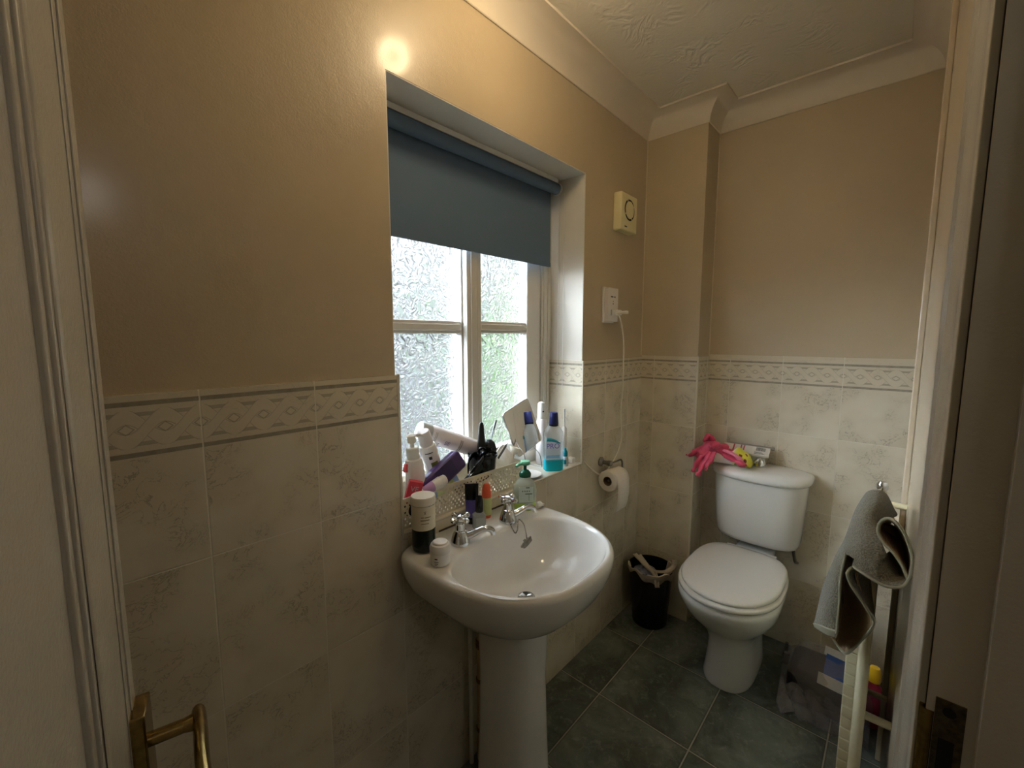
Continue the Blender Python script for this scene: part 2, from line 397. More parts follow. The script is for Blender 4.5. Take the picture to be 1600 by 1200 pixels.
# ------------------------------------------------------------------ window
WIN = bpy.data.objects.new('window_1', None); col.objects.link(WIN); WIN.location = (0,0,0); struct(WIN)
f_ = MB(); y0, y1 = WY, 1.175
f_.box((WX0, y0, WZ0), (WX0+.05, y1, WZ1)).box((1.398, y0, WZ0), (WX1, y1, WZ1)).box((WX0+.05, y0, WZ1-.05), (1.398, y1, WZ1)).box((WX0+.05, y0, WZ0), (1.398, y1, .885))
f_.box((1.405, y0-.006, WZ0+.008), (1.418, y0, WZ1)).box((1.432, y0-.004, WZ0+.008), (1.447, y0, WZ1))
f_.build('frame', M_white, WIN, bevel=.003)
MB().box((.985, y0-.004, .885), (1.052, y1, WZ1-.05)).box((1.000, y0-.010, .885), (1.030, y0-.004, WZ1-.05)).build('mullion', M_white, WIN, bevel=.003)
def sash(xa, xb, za, zb, st, mid, yy):
    s = MB(); a, b_ = yy, yy+.045
    s.box((xa, a, za), (xa+st[0], b_, zb)).box((xb-st[1], a, za), (xb, b_, zb)).box((xa+st[0], a, za), (xb-st[1], b_, za+st[2])).box((xa+st[0], a, zb-.04), (xb-st[1], b_, zb))
    o = s.build('sash', M_white, WIN, bevel=.004)
    g = MB(); g.box((xa+st[0], a+.006, mid-.021), (xb-st[1], b_, mid+.021)).box((xa+st[0], a, mid-.011), (xb-st[1], a+.006, mid+.011)); g.build('glazing_bar', M_white, o, bevel=.003)
    for z0, z1 in ((za+st[2], mid-.021), (mid+.021, zb-.04)):
        MB().box((xa+st[0], a+.026, z0), (xb-st[1], a+.030, z1)).build('pane', M_glass, o, smooth=0)
    return o
sash(.648, .985, .885, WZ1-.05, (.035, .006, .035), 1.382, 1.118)
sash(1.052, 1.398, .885, WZ1-.05, (.010, .085, .05), 1.385, 1.108)

# ------------------------------------------------------------------ outside
struct(MB().box((-30, 1.24, -2.6), (40, 60, -2.5)).build('ground', mat('pale paving', '#45424a', .9, vary=.15, vscale=.8)))
m, b = newmat('hedge leaves'); N.tree.links.new(mixc(noise(3.5, 5, .7, pos()).sm(.35, .65), lin('#223f15'), lin('#4d7030')).k, b.inputs['Base Color']); b.inputs['Roughness'].default_value = .8
def hedge(cx, cy, rx, ry, z0, z1, label, nm='hedge', seedv=1):
    random.seed(seedv); rg = []
    for i in range(15):
        tt = i/14; z = z0+(z1-z0)*tt; k = (1-tt**5)**.5 if tt < 1 else .02
        k = max(k, .05); rg.append([(cx+(rx*k+random.uniform(-.22, .22)*k)*cos(2*pi*j/36), cy+(ry*k+random.uniform(-.22, .22)*k)*sin(2*pi*j/36), z+random.uniform(-.08, .08)) for j in range(36)])
    o = MB().loft(rg).build(nm, m, sub=1)
    tag(o, label, nm)
hedge(7.6, 4.9, 2.9, 1.6, -2.5, 3.0, 'tall green leafy hedge outside behind the right window panes', 'hedge', 3)
ho = thing('house', 'pale pinkish house outside low behind the left window panes', 'house', (3.4, 12, -2.5))
MB().box((-3.2, 0, 0), (1.6, 5, 4.0)).build('wall', mat('pink brick', '#57484a', .9, vary=.15, vscale=4), ho)
rf_ = MB(); rf_.add([(-3.5,-.3,4.0),(1.9,-.3,4.0),(1.9,5.3,4.0),(-3.5,5.3,4.0),(-3.5,2.5,5.2),(1.9,2.5,5.2)], [(0,1,5,4),(2,3,4,5),(0,4,3),(1,2,5),(0,3,2,1)]); rf_.build('roof', mat('grey roof', '#4c4644', .9), ho)

# ------------------------------------------------------------------ roller blind
rb = thing('roller_blind', 'dark slate blue roller blind half lowered over the window', 'blind', (1.030, 1.056, 1.930))
m, b = newmat('blind cloth'); b.inputs['Base Color'].default_value = lin('#5a7088'); b.inputs['Roughness'].default_value = .75
bump(noise(700, 2, .5, pos()), .3, .0006, b); M_blind = m
RL = .398
MB().lathe([(.021, -RL), (.021, RL)], 32, (0,0,0), 'x').build('roller', M_blind, rb)
MB().box((-RL+.004, .0196, -.292), (RL-.010, .0206, 0)).box((-RL+.004, .0178, -.300), (RL-.010, .0225, -.284)).build('cloth', M_blind, rb)
for sx in (-1, 1):
    br = MB(); br.lathe([(.024, 0), (.024, .004)], 24, (sx*(RL+.006)-.002, 0, 0), 'x').box((sx*(RL+.006)-.002, -.004, 0), (sx*(RL+.006)+.002, .02, .04))
    br.build('bracket', M_wplast, rb)
for dx, nm in ((-.012, 0), (.014, 0)):
    ch = MB(); X = RL+.012
    for k in range(150):
        z = -.02-k*.0052; ch.lathe([(.0001, -.0016), (.0016, -.0008), (.0016, .0008), (.0001, .0016)], 6, (X+.01, -.012+dx, z))
    ch.tube([(X+.01, -.012+dx, -.02), (X+.01, -.012+dx, -.80)], .0005, 5)
    ch.build('bead_chain', M_wplast, rb)
MB().box((-RL, -.006, .023), (RL, .040, .040)).build('head_rail', M_wplast, rb)

# ------------------------------------------------------------------ door leaf (open into the room), brass lever
dd = Vector((.2487, .9686, 0)); hinge = Vector((DX0-.003, YC-.003, 0))
dth = atan2(.9686, .2487)
DL = struct(bpy.data.objects.new('door_1', None)); col.objects.link(DL); DL.location = hinge; DL.rotation_euler = (0, 0, dth)
LW = .715
# leaf: local x along the leaf, faces at y=-0.018 (towards the opening) and +0.018
lf = MB(); Z0, Z1 = .008, 2.015
def rail(x0, x1, z0, z1): lf.box((x0, -.036, z0), (x1, 0, z1))
rail(0, .105, Z0, Z1); rail(LW-.118, LW, Z0, Z1)
rail(.105, LW-.118, Z0, .22); rail(.105, LW-.118, .50, .66); rail(.105, LW-.118, Z1-.11, Z1)
leaf = lf.build('leaf', M_woodwork, DL, bevel=.004, seg=3)
for z0, z1 in ((.22, .50), (.66, Z1-.11)):
    p_ = MB(); x0, x1 = .105, LW-.118
    p_.box((x0-.004, -.026, z0-.004), (x1+.004, -.010, z1+.004))
    for d, hh in ((0, .033), (.008, .0295), (.016, .031)):
        for a_, b_ in (((x0+d, z0+d), (x0+d+.008, z1-d)), ((x1-d-.008, z0+d), (x1-d, z1-d)), ((x0+d, z0+d), (x1-d, z0+d+.008)), ((x0+d, z1-d-.008), (x1-d, z1-d))):
            p_.box((a_[0], -hh, a_[1]), (b_[0], -.036+hh, b_[1]))
    p_.build('panel', M_woodwork, DL, bevel=.002, seg=2)
MB().box((LW-.030, -.0378, Z0), (LW-.022, -.036, Z1)).box((LW-.048, -.0372, Z0), (LW-.043, -.036, Z1)).build('bead', M_woodwork, DL, bevel=.0008)
hd = MB(); hz = .893; hx = LW-.027
hd.box((hx-.021, -.050, hz-.12), (hx+.021, -.036, hz+.045))
hp = hd.build('handle_plate', M_brass, DL, bevel=.002)
lv = MB(); lv.tube([(hx, -.0475, hz), (hx, -.085, hz)], .0078, 16)
pts = catmull([(hx+.010, -.094, hz), (hx-.02, -.097, hz+.001), (hx-.06, -.100, hz), (hx-.095, -.104, hz-.003), (hx-.118, -.104, hz-.002)], 5)
rg = []
for i, p in enumerate(pts):
    k = i/(len(pts)-1); hh = .0135+.001*sin(k*6); th = .0075-.001*k
    rg.append([(p.x, p.y+th*cos(q), p.z+hh*sin(q)) for q in [2*pi*j/16 for j in range(16)]])
lv.loft(rg); lv.tube([(hx, -.080, hz), (hx, -.096, hz)], [.0078, .011], 16)
lv.build('lever', M_brass, hp)

# ------------------------------------------------------------------ basin on pedestal
ba = thing('wash_basin', 'white ceramic pedestal wash basin below the window', 'basin', (.822, .933, 0))
CX = 0; 
def bo(a, bf, bb, z, nf=2.5, nb=7, cy=-.153): return oval(CX, cy, a, bf, bb, nf, nb, z, 72)
R = [bo(.060, .10, .145, .600), bo(.10, .135, .150, .612), bo(.150, .185, .1525, .632), bo(.195, .232, .1525, .665), bo(.228, .268, .1525, .705), bo(.246, .288, .1525, .745), bo(.2515, .2945, .1525, .77),
     bo(.2530, .2965, .1525, .785), bo(.2515, .295, .1525, .794), bo(.247, .291, .152, .7995), bo(.240, .285, .150, .8015)]
def bi(a, bf, bb, z, nf=2.5, nb=2.6, cy=-.243, cx=-.003): return oval(cx, cy, a, bf, bb, nf, nb, z, 72)
R += [bi(.226, .190, .130, .8005, 2.5, 2.8), bi(.2205, .185, .124, .797), bi(.2165, .181, .121, .790), bi(.208, .173, .116, .765), bi(.192, .158, .108, .735), bi(.165, .135, .094, .705), bi(.125, .105, .074, .682), bi(.075, .062, .046, .668), bi(.024, .024, .022, .662)]
MB().loft(R).build('bowl', M_cer, ba, smooth=60)
MB().lathe([(.0005, .663), (.014, .6645), (.021, .6665), (.0235, .6655), (.0235, .660)], 28, (-.003, -.243, 0)).build('waste', M_chrome, ba)
pr = [oval(.012, -.185, a_, f, bb, 2.6, 4, z, 48) for a_, f, bb, z in ((.118, .125, .10, 0), (.116, .122, .10, .012), (.098, .104, .09, .035), (.090, .096, .085, .09), (.084, .090, .08, .25), (.080, .086, .08, .42), (.084, .092, .085, .56), (.096, .108, .10, .625))]
MB().loft(pr).build('pedestal', M_cer, ba, smooth=60)
# overflow hole on the rear slope of the bowl
ov = MB(); oc = Vector((-.078, -.1295, .757)); on = Vector((0, -.97, .25)).normalized()
t1 = Vector((1, 0, 0)); t2 = on.cross(t1)
ov.loft([[oc+on*h+t1*r*cos(q)*.85+t2*r*1.15*sin(q) for q in [2*pi*k/24 for k in range(24)]] for r, h in ((.0100, -.002), (.0100, .0012), (.0075, .0016), (.0072, -.004))], False, False)
ov.build('overflow_rim', M_chrome, ba)
MB().loft([[oc+on*h+t1*r*cos(q)*.85+t2*r*1.15*sin(q) for q in [2*pi*k/24 for k in range(24)]] for r, h in ((.0074, .0003), (.0001, .0001))], True, False).build('overflow_hole', M_matblack, ba)
MB().box((-.10, -.0035, .7985), (.255, .0, .8055)).build('wall_seam', mat('dark seam', '#4b3f33', .7), ba)  # dark strip along the gap where the basin meets the wall

def tap(loc, rz, label, extra=None):
    t = thing('basin_tap', label, 'tap', loc, (0, 0, rz), 'chrome cross head basin taps'); t.scale = (1.18, 1.05, 1.0)
    MB().lathe([(.025, 0), (.0255, .004), (.0235, .010), (.0205, .022), (.017, .030), (.0155, .033), (.0155, .036), (.0125, .038), (.0118, .052), (.0128, .056), (.0105, .060), (.0055, .062), (.005, .064)], 28).build('body', M_chrome, t)
    sp = catmull([(0, -.012, .016), (0, -.030, .021), (0, -.050, .030), (0, -.066, .033), (0, -.080, .027), (0, -.085, .016)], 5)
    MB().tube(sp, [.0115-.0035*min(1, i/12) for i in range(len(sp))], 16).build('spout', M_chrome, t)
    h = MB(); h.lathe([(.0001, .060), (.010, .061), (.0115, .066), (.0115, .072), (.009, .077), (.0001, .079)], 20)
    for k in range(4):
        a = k*pi/2+.6; d = Vector((cos(a), sin(a), 0)); c0 = Vector((0, 0, .069))
        h.tube([c0+d*.006, c0+d*.018, c0+d*.020, c0+d*.024, c0+d*.028, c0+d*.0305], [.0042, .0040, .0062, .0078, .0066, .002], 12)
    h.build('cross_handle', M_chrome, t); return t
tap((.722, .840, .8013), .95, 'chrome cross head tap on the left of the basin, beside the dark jar')
tp = tap((.908, .838, .8013), 1.15, 'chrome cross head tap on the right of the basin, in front of the soap pump')
# plug and chain
pc = thing('basin_plug', 'chrome basin plug hanging on a fine chain from the right tap', 'plug', (.880, .742, .776))
pM = Matrix.Rotation(radians(48), 4, Vector((-.9, -.45, 0)))
MB().lathe([(.0005, -.007), (.0165, -.007), (.0185, -.002), (.0205, 0), (.0205, .003), (.012, .0045), (.004, .0055), (.004, .010), (.0005, .0105)], 28).xf(pM).build('stopper', M_dullchrome, pc)
cc = [Vector(p)-Vector((.880, .742, .776)) for p in ((.905, .835, .826), (.892, .818, .812), (.888, .802, .795), (.890, .793, .783), (.896, .790, .792), (.912, .800, .815), (.906, .775, .812), (.897, .760, .800), (.890, .750, .789), (.885, .745, .782))]
cl = catmull(cc, 5); ch = MB()
for i in range(len(cl)-1):
    a_, b_ = cl[i], cl[i+1]; ch.tube([a_, a_+(b_-a_)*.3, a_+(b_-a_)*.7, b_], [.0009, .0022, .0022, .0009], 6)
ch.build('chain', M_steel, pc)

# pipes behind the pedestal
wp = thing('waste_pipe', 'beige plastic waste pipe behind the basin pedestal', 'pipe', (.861, .905, 0))
MB().lathe([(.0175, 0), (.0175, .66)], 24).build('pipe', mat('beige pipe', '#c8ab77', .35, vary=.1), wp)
for z in (.10, .27, .385, .40): MB().lathe([(.0185, z), (.0205, z+.003), (.0205, z+.012), (.0185, z+.014)], 24).build('joint', mat('brown joint', '#7d5c36', .5), wp)
tag(MB().lathe([(.0075, 0), (.0075, .68)], 16, (.826, .921, 0)).build('water_pipe', M_white), 'thin white painted supply pipe beside the beige waste pipe', 'pipe')

# ------------------------------------------------------------------ toilet
TYC = .414
to = thing('toilet', 'white close coupled toilet with closed lid against the tiled end wall', 'toilet', (2.118, TYC, 0))
def tr(x0, x1, w, z, nf=2.2, nb=3.0, wide=.42):
    """ring: front at x0 (local, negative), back at x1"""
    L = x1-x0; cxx = x0+L*wide
    return oval(cxx, .010, w, cxx-x0, x1-cxx, nf, nb, z, 64, face='-x')
R = [tr(-.455, -.08, .090, 0, 2.6, 3.5), tr(-.458, -.08, .092, .012, 2.6, 3.5), tr(-.452, -.08, .086, .05, 2.6, 3.5), tr(-.446, -.08, .081, .12, 2.5, 3.5), tr(-.450, -.08, .081, .17, 2.5, 3.5), tr(-.468, -.09, .093, .21, 2.4, 3.4), tr(-.505, -.10, .118, .25, 2.3, 3.2), tr(-.560, -.11, .150, .30, 2.2, 3), tr(-.592, -.12, .168, .345, 2.2, 3), tr(-.610, -.12, .174, .380, 2.2, 3), tr(-.612, -.12, .174, .400, 2.2, 3), tr(-.604, -.13, .167, .409, 2.2, 3)]
MB().loft(R).build('pan', M_cer, to, smooth=60)
MB().box((-.12, -.075, .37), (-.012, .075, .435)).build('shelf', M_cer, to, bevel=.02, seg=5)
def slab(x0, x1, w, prof, nf, nb, wide=.45):
    return MB().loft([tr(x0+i, x1-i*.6, w-i, z, nf, nb, wide) for i, z in prof])
slab(-.618, -.140, .178, [(.006, .410), (.001, .413), (0, .419), (.001, .425), (.006, .428)], 2.15, 3.2, .47).build('seat', M_seat, to, smooth=60)
LID = slab(-.606, -.135, .170, [(.006, .429), (.001, .432), (0, .438), (.003, .443), (.010, .447), (.05, .450), (.12, .4515)], 2.15, 3.6, .47)
LID = LID.build('lid', M_seat, to, smooth=60)
for s in (-1, 1): MB().lathe([(.012, -.02), (.012, .02)], 18, (-.132, s*.075, .432), 'y').build('hinge', M_seat, LID)
def cr(w, d, z, n=2.7):
    return oval(-.0015-.04, 0, w, d-.04, .040, n, 12, z, 72, face='-x')
CT_R = [cr(.110, .085, .456), cr(.140, .110, .459), cr(.155, .128, .470), cr(.1605, .140, .490), cr(.165, .155, .54), cr(.169, .169, .62), cr(.176, .172, .72), cr(.178, .173, .752)]
CT = MB().loft(CT_R).build('cistern', M_cer, to, smooth=60)
R = [cr(.176, .173, .750), cr(.185, .181, .752), cr(.1895, .185, .758), cr(.1905, .186, .768), cr(.1885, .184, .778), cr(.181, .177, .786), cr(.15, .15, .792), cr(.09, .10, .796), cr(.02, .05, .797)]
MB().loft(R).build('cistern_lid', M_cer, CT, smooth=60)
pb = MB(); pb.lathe([(.023, .793), (.0235, .802), (.021, .824), (.015, .834), (.0005, .837)], 24, (-.075, .000, 0)); pb.tube([(-.08, .0, .818), (-.105, .012, .826), (-.116, .016, .818)], [.008, .007, .005], 12)
pb.build('flush_button', M_chrome, CT)
tag(MB().tube(catmull([(2.06, .275, .468), (2.068, .272, .44), (2.09, .268, .40), (2.118, .265, .385)], 6), .0065, 12).build('cistern_pipe', M_dullchrome), 'dull metal feed pipe below the right side of the cistern', 'pipe')
tag(MB().lathe([(.011, 0), (.011, .02), (.014, .022), (.014, .05), (.006, .055), (.006, .09)], 16, (1.99, .262, 0)).build('isolating_valve', M_dullchrome), 'small metal valve on the floor right of the toilet foot', 'valve')

# ------------------------------------------------------------------ things on the cistern
gv = thing('rubber_glove', 'crumpled pink rubber glove draped over the left end of the cistern', 'glove', (1.975, .572, .802)); gv.scale = (1.15, 1.15, 1.25)
M_glove = mat('pink rubber', '#d8506e', .45, vary=.12, vscale=30)
g = MB()
def limp(pts, r, fl=.6, n=12):
    pts = catmull(pts, 5); m_ = len(pts); R = []; 
    for i, p in enumerate(pts):
        k = i/(m_-1); rr = r[0]+(r[1]-r[0])*k; rr *= 1+.16*sin(k*17+r[0]*900)
        if i == m_-1: rr *= .35
        t = (pts[min(i+1, m_-1)]-pts[max(i-1, 0)]).normalized(); u = t.cross(Vector((.3, .2, 1))).normalized(); w_ = t.cross(u)
        R.append([p+u*rr*cos(q)+w_*rr*fl*sin(q) for q in [2*pi*j/n for j in range(n)]])
    g.loft(R)
limp([(.04, -.05, .020), (.02, -.02, .040), (.0, .010, .055), (-.02, .03, .045), (-.03, .045, .02)], (.024, .032), .7)
limp([(.03, .015, .03), (.02, .02, .065), (.01, .035, .085), (.0, .045, .06)], (.020, .014))
limp([(-.02, .02, .045), (-.03, .06, .035), (-.025, .09, .012), (-.02, .108, .010)], (.018, .009))
limp([(-.02, .02, .04), (-.05, .045, .01), (-.065, .055, -.02), (-.07, .058, -.035)], (.020, .012))
limp([(-.03, .01, .04), (-.055, .025, .005), (-.075, .032, -.022), (-.08, .034, -.040)], (.018, .011))
limp([(-.03, .0, .04), (-.058, .005, .012), (-.075, .010, -.005), (-.08, .014, -.020)], (.016, .010))
limp([(.03, -.02, .03), (-.01, -.05, .03), (-.03, -.085, .02), (-.03, -.115, .012)], (.022, .02), .45)
limp([(.05, -.04, .015), (.03, .0, .030), (-.005, .035, .030), (-.03, .045, .010)], (.030, .036), .75)
limp([(.02, -.03, .05), (-.01, .0, .062), (-.03, .02, .048)], (.02, .026), .6)
g.build('glove', M_glove, gv, sub=1)
_dt = bpy.data.textures.new('crumple', 'CLOUDS'); _dt.noise_scale = .03
_gm = gv.children[0].modifiers.new('crumple', 'DISPLACE'); _gm.texture = _dt; _gm.strength = .016; _gm.mid_level = .5
g = MB(); limp([(.0, -.03, .045), (-.02, -.07, .040), (-.03, -.10, .024)], (.016, .022), .3); g.build('cuff', mat('pale pink rubber', '#e887a0', .45), gv, sub=1)
bx = thing('card_packet', 'white card packet with barcode leaning against the wall behind the pink glove', 'packet', (2.078, .470, .832), (0, radians(-30), radians(3)))
M_card = mat('white card', '#d8d2c8', .6)
MB().box((-.055, -.085, -.004), (-.035+.03, .095, .006)).xf(Matrix.Translation((0.02, 0, .034))).build('card', M_card, bx)
for y_, w_ in ((.05, .006), (.022, .005), (.010, .005)): MB().box((-.035, y_, .0402), (.014, y_+w_, .0406)).build('red_stripe', mat('red print', '#b04a52', .6), bx)
bc_ = MB(); yy = -.035
for k in range(14): wv_ = random.choice((.0008, .0016)); bc_.box((-.010, yy, .0402), (.010, yy-wv_, .0406)); yy -= wv_+.0014
for k in range(3): bc_.box((-.030+k*.005, -.03, .0402), (-.028+k*.005, -.07+k*.006, .0406))
bc_.build('barcode', mat('dark print', '#3c3c40', .6), bx)
MB().box((.0, -.10, 0), (.014, .085, .006)).xf(Matrix.Translation((.015, 0, .03))).build('side', mat('grey card', '#8e8a80', .7), bx)
m, b = newmat('lemon print'); x, y, z = sep(objc())
v_ = N.tree.nodes.new('ShaderNodeTexVoronoi'); v_.inputs['Scale'].default_value = 45; N.tree.links.new(objc(), v_.inputs['Vector'])
dv = N(v_.outputs['Distance']); cr_ = N.tree.nodes.new('ShaderNodeSeparateColor'); N.tree.links.new(v_.outputs['Color'], cr_.inputs[0]); cc_ = N(cr_.outputs[0])
c0 = mixc(y.sm(.0, -.03), lin('#e9e4dc'), lin('#d6cf3c')); c1 = mixc(cc_.gt(.5), lin('#5d7a2c'), lin('#7c3b34'))
N.tree.links.new(mixc(dv.lt(.30)*cc_.gt(.35), c0, c1).k, b.inputs['Base Color']); b.inputs['Roughness'].default_value = .3; bump(noise(60, 3, .6, objc()), .5, .004, b); M_lemon = m
wpk = thing('fruit_print_packet', 'white plastic packet with yellow and green fruit print lying on the cistern lid', 'packet', (1.985, .516, .798)); wpk.scale = (1.1, 1.1, 1.5)
R = []
for i in range(13):
    k = i/12; yy = .075-.15*k; ww = .028+.006*sin(k*9); hh = .010+.008*sin(k*pi)+.004*sin(k*13)+(.010 if k > .6 else 0)
    if i in (0, 12): hh = .002
    R.append([(ww*se(cos(q), 2.6)+.004*sin(k*7)+.01*k, yy, hh+hh*se(sin(q), 2.2)) for q in [2*pi*j/20 for j in range(20)]])
MB().loft(R).build('pouch', M_lemon, wpk, sub=1)

# ------------------------------------------------------------------ bin
bn = thing('waste_bin', 'black plastic waste bin in the corner beside the toilet', 'bin', (1.868, .803, 0))
MB().lathe([(.0001, 0), (.074, 0), (.078, .004), (.098, .268), (.101, .270), (.101, .275), (.098, .275), (.095, .268), (.074, .008), (.0001, .008)], 40, cap0=False, cap1=False).build('bucket', M_black, bn)
M_bag = mat('thin white bag', '#c2b9ab', .35, vary=.15, vscale=20, bmp=.5, bscale=35, bdist=.004)
bg_ = MB(); R = []
def lr(k): return 1
for r0, z0, am in ((.070, .20, .004), (.088, .245, .004), (.0965, .278, .004), (.104, .279, .003), (.1045, .262, .008)):
    R.append([((r0)*cos(a), (r0)*sin(a), z0+am*sin(5*a)+am*sin(9*a+1)-(.02 if z0 < .27 and r0 > .1 else 0)*max(0, sin(2*a))) for a in [2*pi*k/48*.62+1.9 for k in range(49)]])
bg_.grid(R); bgo = bg_.build('bin_liner', M_bag, bn, solid=.001)
k_ = MB()
def strip(pts, w0, w1, up=(0, 0, 1)):
    pts = catmull(pts, 5); R = []
    for i, p in enumerate(pts):
        t = (pts[min(i+1, len(pts)-1)]-pts[max(i-1, 0)]).normalized(); u = t.cross(Vector(up)).normalized(); k = i/(len(pts)-1); ww = w0+(w1-w0)*k
        R.append([p-u*ww, p-u*ww*.3+t.cross(u)*.004, p+u*ww*.3-t.cross(u)*.003, p+u*ww])
    k_.grid(R)
strip([(-.02, .075, .315), (-.035, .03, .300), (-.055, -.02, .290), (-.075, -.055, .275), (-.092, -.072, .235)], .014, .010)
strip([(.0, .07, .305), (-.03, .02, .292), (-.06, -.03, .284)], .02, .012)
strip([(-.06, -.04, .286), (-.02, -.08, .284), (.03, -.095, .295), (.05, -.09, .315)], .012, .012)
k_.build('bag_handle', M_bag, bn, solid=.0012)
rub = MB(); rub.lathe([(.0001, .20), (.05, .21), (.06, .235), (.05, .262), (.02, .275), (.0001, .277)], 14, (-.03, .015, 0)); rub.build('rubbish', mat('crumpled blue print', '#9aa3bd', .5, vary=.7, vscale=45, bmp=.8, bscale=50, bdist=.006), bn)

# ------------------------------------------------------------------ toilet roll and holder
hl = thing('toilet_roll_holder', 'tarnished chrome toilet roll holder on the tiled window wall', 'holder', (1.66, YA, .812))
h = MB(); h.lathe([(.021, 0), (.021, -.006), (.014, -.010), (.010, -.014), (.010, -.034), (.0125, -.038), (.0125, -.052), (.004, -.058)], 24, (-.055, 0, 0), 'y'); 
h.build('mount', M_dullchrome, hl)
MB().tube(catmull([(-.055, -.045, 0), (-.02, -.050, .0), (.022, -.052, 0), (.036, -.054, -.008), (.038, -.055, -.03), (.036, -.056, -.055), (.028, -.057, -.064), (-.01, -.057, -.066), (-.085, -.057, -.066)], 6), .0042, 12).build('arm', M_dullchrome, hl)
rl = thing('toilet_roll', 'white toilet roll hanging on the holder with a loose end', 'toilet roll', (1.615, .876, .746))
M_paper = mat('toilet paper', '#e9e4dc', .9, bmp=.2, bscale=180)
q = MB(); L = .048
R = []
for r, x_ in ((.020, -L), (.043, -L), (.0445, -L+.002), (.0445, L-.002), (.043, L), (.020, L), (.020, -L)):
    R.append([(x_, r*cos(a), r*sin(a)) for a in [2*pi*k/40 for k in range(40)]])
q.loft(R, False, False).build('roll', M_paper, rl)
MB().loft([[(x_, r*cos(a), r*sin(a)) for a in [2*pi*k/32 for k in range(32)]] for r, x_ in ((.0198, -L-.0005), (.0185, -L-.0005), (.0185, L), (.0198, L))], False, False).build('cardboard_core', mat('cardboard', '#7a6450', .8), rl)
sh = [(0, -.0448, 0), (0, -.0455, -.03), (0, -.044, -.07), (0, -.038, -.105), (0, -.028, -.135), (0, -.02, -.142)]
sh = catmull([(0, .005, .0447), (0, -.028, .036), (0, -.043, .014)]+sh[1:], 5)
MB().grid([[(x_+(i*.0006), p.y, p.z) for x_ in (-L, -L*.3, L*.3, L)] for i, p in enumerate(sh)]).build('loose_sheet', M_paper, rl, solid=.0008)

# ------------------------------------------------------------------ extractor fan, shaver socket, cable
fn = thing('extractor_fan', 'yellowed cream square extractor fan on the wall above the socket', 'fan', (1.745, YP, 1.875))
MB().box((-.072, -.038, -.077), (.072, 0, .077)).build('housing', M_cplast, fn, bevel=.006)
fr_ = MB(); fr_.lathe([(.0435, -.0385), (.0435, -.0392), (.037, -.0392), (.037, -.0385)], 40, (.0, 0, .012), 'y')
fr_.build('vent_gap', mat('dark vent gap', '#2c2415', .7), fn)
MB().lathe([(.036, -.036), (.0355, -.041), (.030, -.0425), (.0001, -.043)], 40, (0, 0, .012), 'y').build('cover_disc', M_cplast, fn)
for k in range(4):
    a = k*pi/2+.5; MB().obox((.0405*cos(a), -.0395, .012+.0405*sin(a)), (.002, 0, 0), (0, .0012, 0), (0, 0, .004)).build('louvre', M_cplast, fn)
MB().box((-.040, -.0386, -.062), (-.018, -.0380, -.057)).build('printing', mat('dark print', '#3c3c40', .6), fn)
so = thing('shaver_socket', 'white shaver socket on the wall right of the window', 'socket', (1.640, YP, 1.484))
MB().box((-.043, -.011, -.074), (.043, 0, .074)).build('face_plate', M_wplast, so, bevel=.003)
pf = MB(); pf.box((-.032, -.030, -.064), (.030, -.011, .060)); 
pf = MB().box((-.040, -.032, -.070), (.040, -.011, .070)).build('front', mat('white socket plastic', '#e3dedb', .35), so, bevel=.004)
M_pr = mat('dark print', '#3c3c40', .6)
MB().box((-.024, -.0325, .030), (-.004, -.0319, .035)).box((.004, -.0325, .030), (.014, -.0319, .035)).build('lettering', M_pr, so)
MB().lathe([(.003, -.0325), (.003, -.0319)], 12, (-.004, 0, .004), 'y').build('indicator', M_pr, so)
MB().lathe([(.002, -.0325), (.002, -.0319)], 12, (-.004, 0, .014), 'y').build('indicator', M_pr, so)
MB().box((-.020, -.0325, -.045), (-.017, -.0319, -.020)).build('pin_slot', M_pr, so)
cb = thing('charging_cable', 'white charging cable looping from the shaver socket down to the sill', 'cable', (1.645, .90, 1.452))
M_cable = mat('white cable', '#ece7d8', .4)
MB().box((-.014, -.020, -.012), (.016, .0085, .010)).box((-.002, -.052, -.007), (.013, -.018, .006)).build('plug', M_wplast, cb, bevel=.003)
cpts = [Vector((1.652, .85, 1.451))]
for (px_, py_, yy) in ((962, 490, .835), (969, 496, .845), (974, 530, .885), (974, 570, .905), (973, 605, .912), (970, 645, .916), (971, 680, .918), (965, 706, .916), (952, 730, .914), (940, 741, .912), (929, 737, .915), (918, 727, .922), (908, 721, .945)): cpts.append(on_y(px_, py_, yy))
last = cpts[-1]; cpts[-1] = Vector((last.x, last.y, .8445)); cpts.append(Vector((1.425, .975, .8440)))
MB().tube([p-Vector((1.645, .90, 1.452)) for p in catmull(cpts, 8)], .0029, 8).build('cord', M_cable, cb)

# ------------------------------------------------------------------ towel radiator and towel
ra = thing('towel_radiator', 'cream vertical towel radiator beside the doorway seen end on', 'radiator', (1.24, 0, 0))
M_rad = mat('cream radiator enamel', '#ded6b4', .28)
po = []
for z, k in ((.12, .6), (.125, 1), (.872, 1), (.88, .7)):
    po.append([(.014*k*cos(q), .012+.012*k*sin(q)*1.0, z) for q in [2*pi*j/20 for j in range(20)]])
MB().loft(po).build('upright', M_rad, ra)
MB().loft([[(p[0]+.48, p[1], p[2]) for p in r] for r in po]).build('upright', M_rad, ra)
for k in range(26):
    z = .13+k*.0282
    MB().box((-.006, .023, z), (.49, .0445, z+.0262)).build('rail', M_rad, ra, bevel=.002, seg=2)
cap = MB().lathe([(.0125, .880), (.0145, .884), (.0145, .896), (.010, .906), (.0001, .908)], 20, (.48, .012, 0)).build('air_vent_cap', M_chrome, ra)
for xx, z in ((.46, .845), (.02, .45), (.46, .22)):
    MB().tube([(xx, .008, z), (xx, YC, z)], .009, 14).build('bracket', M_rad, ra)

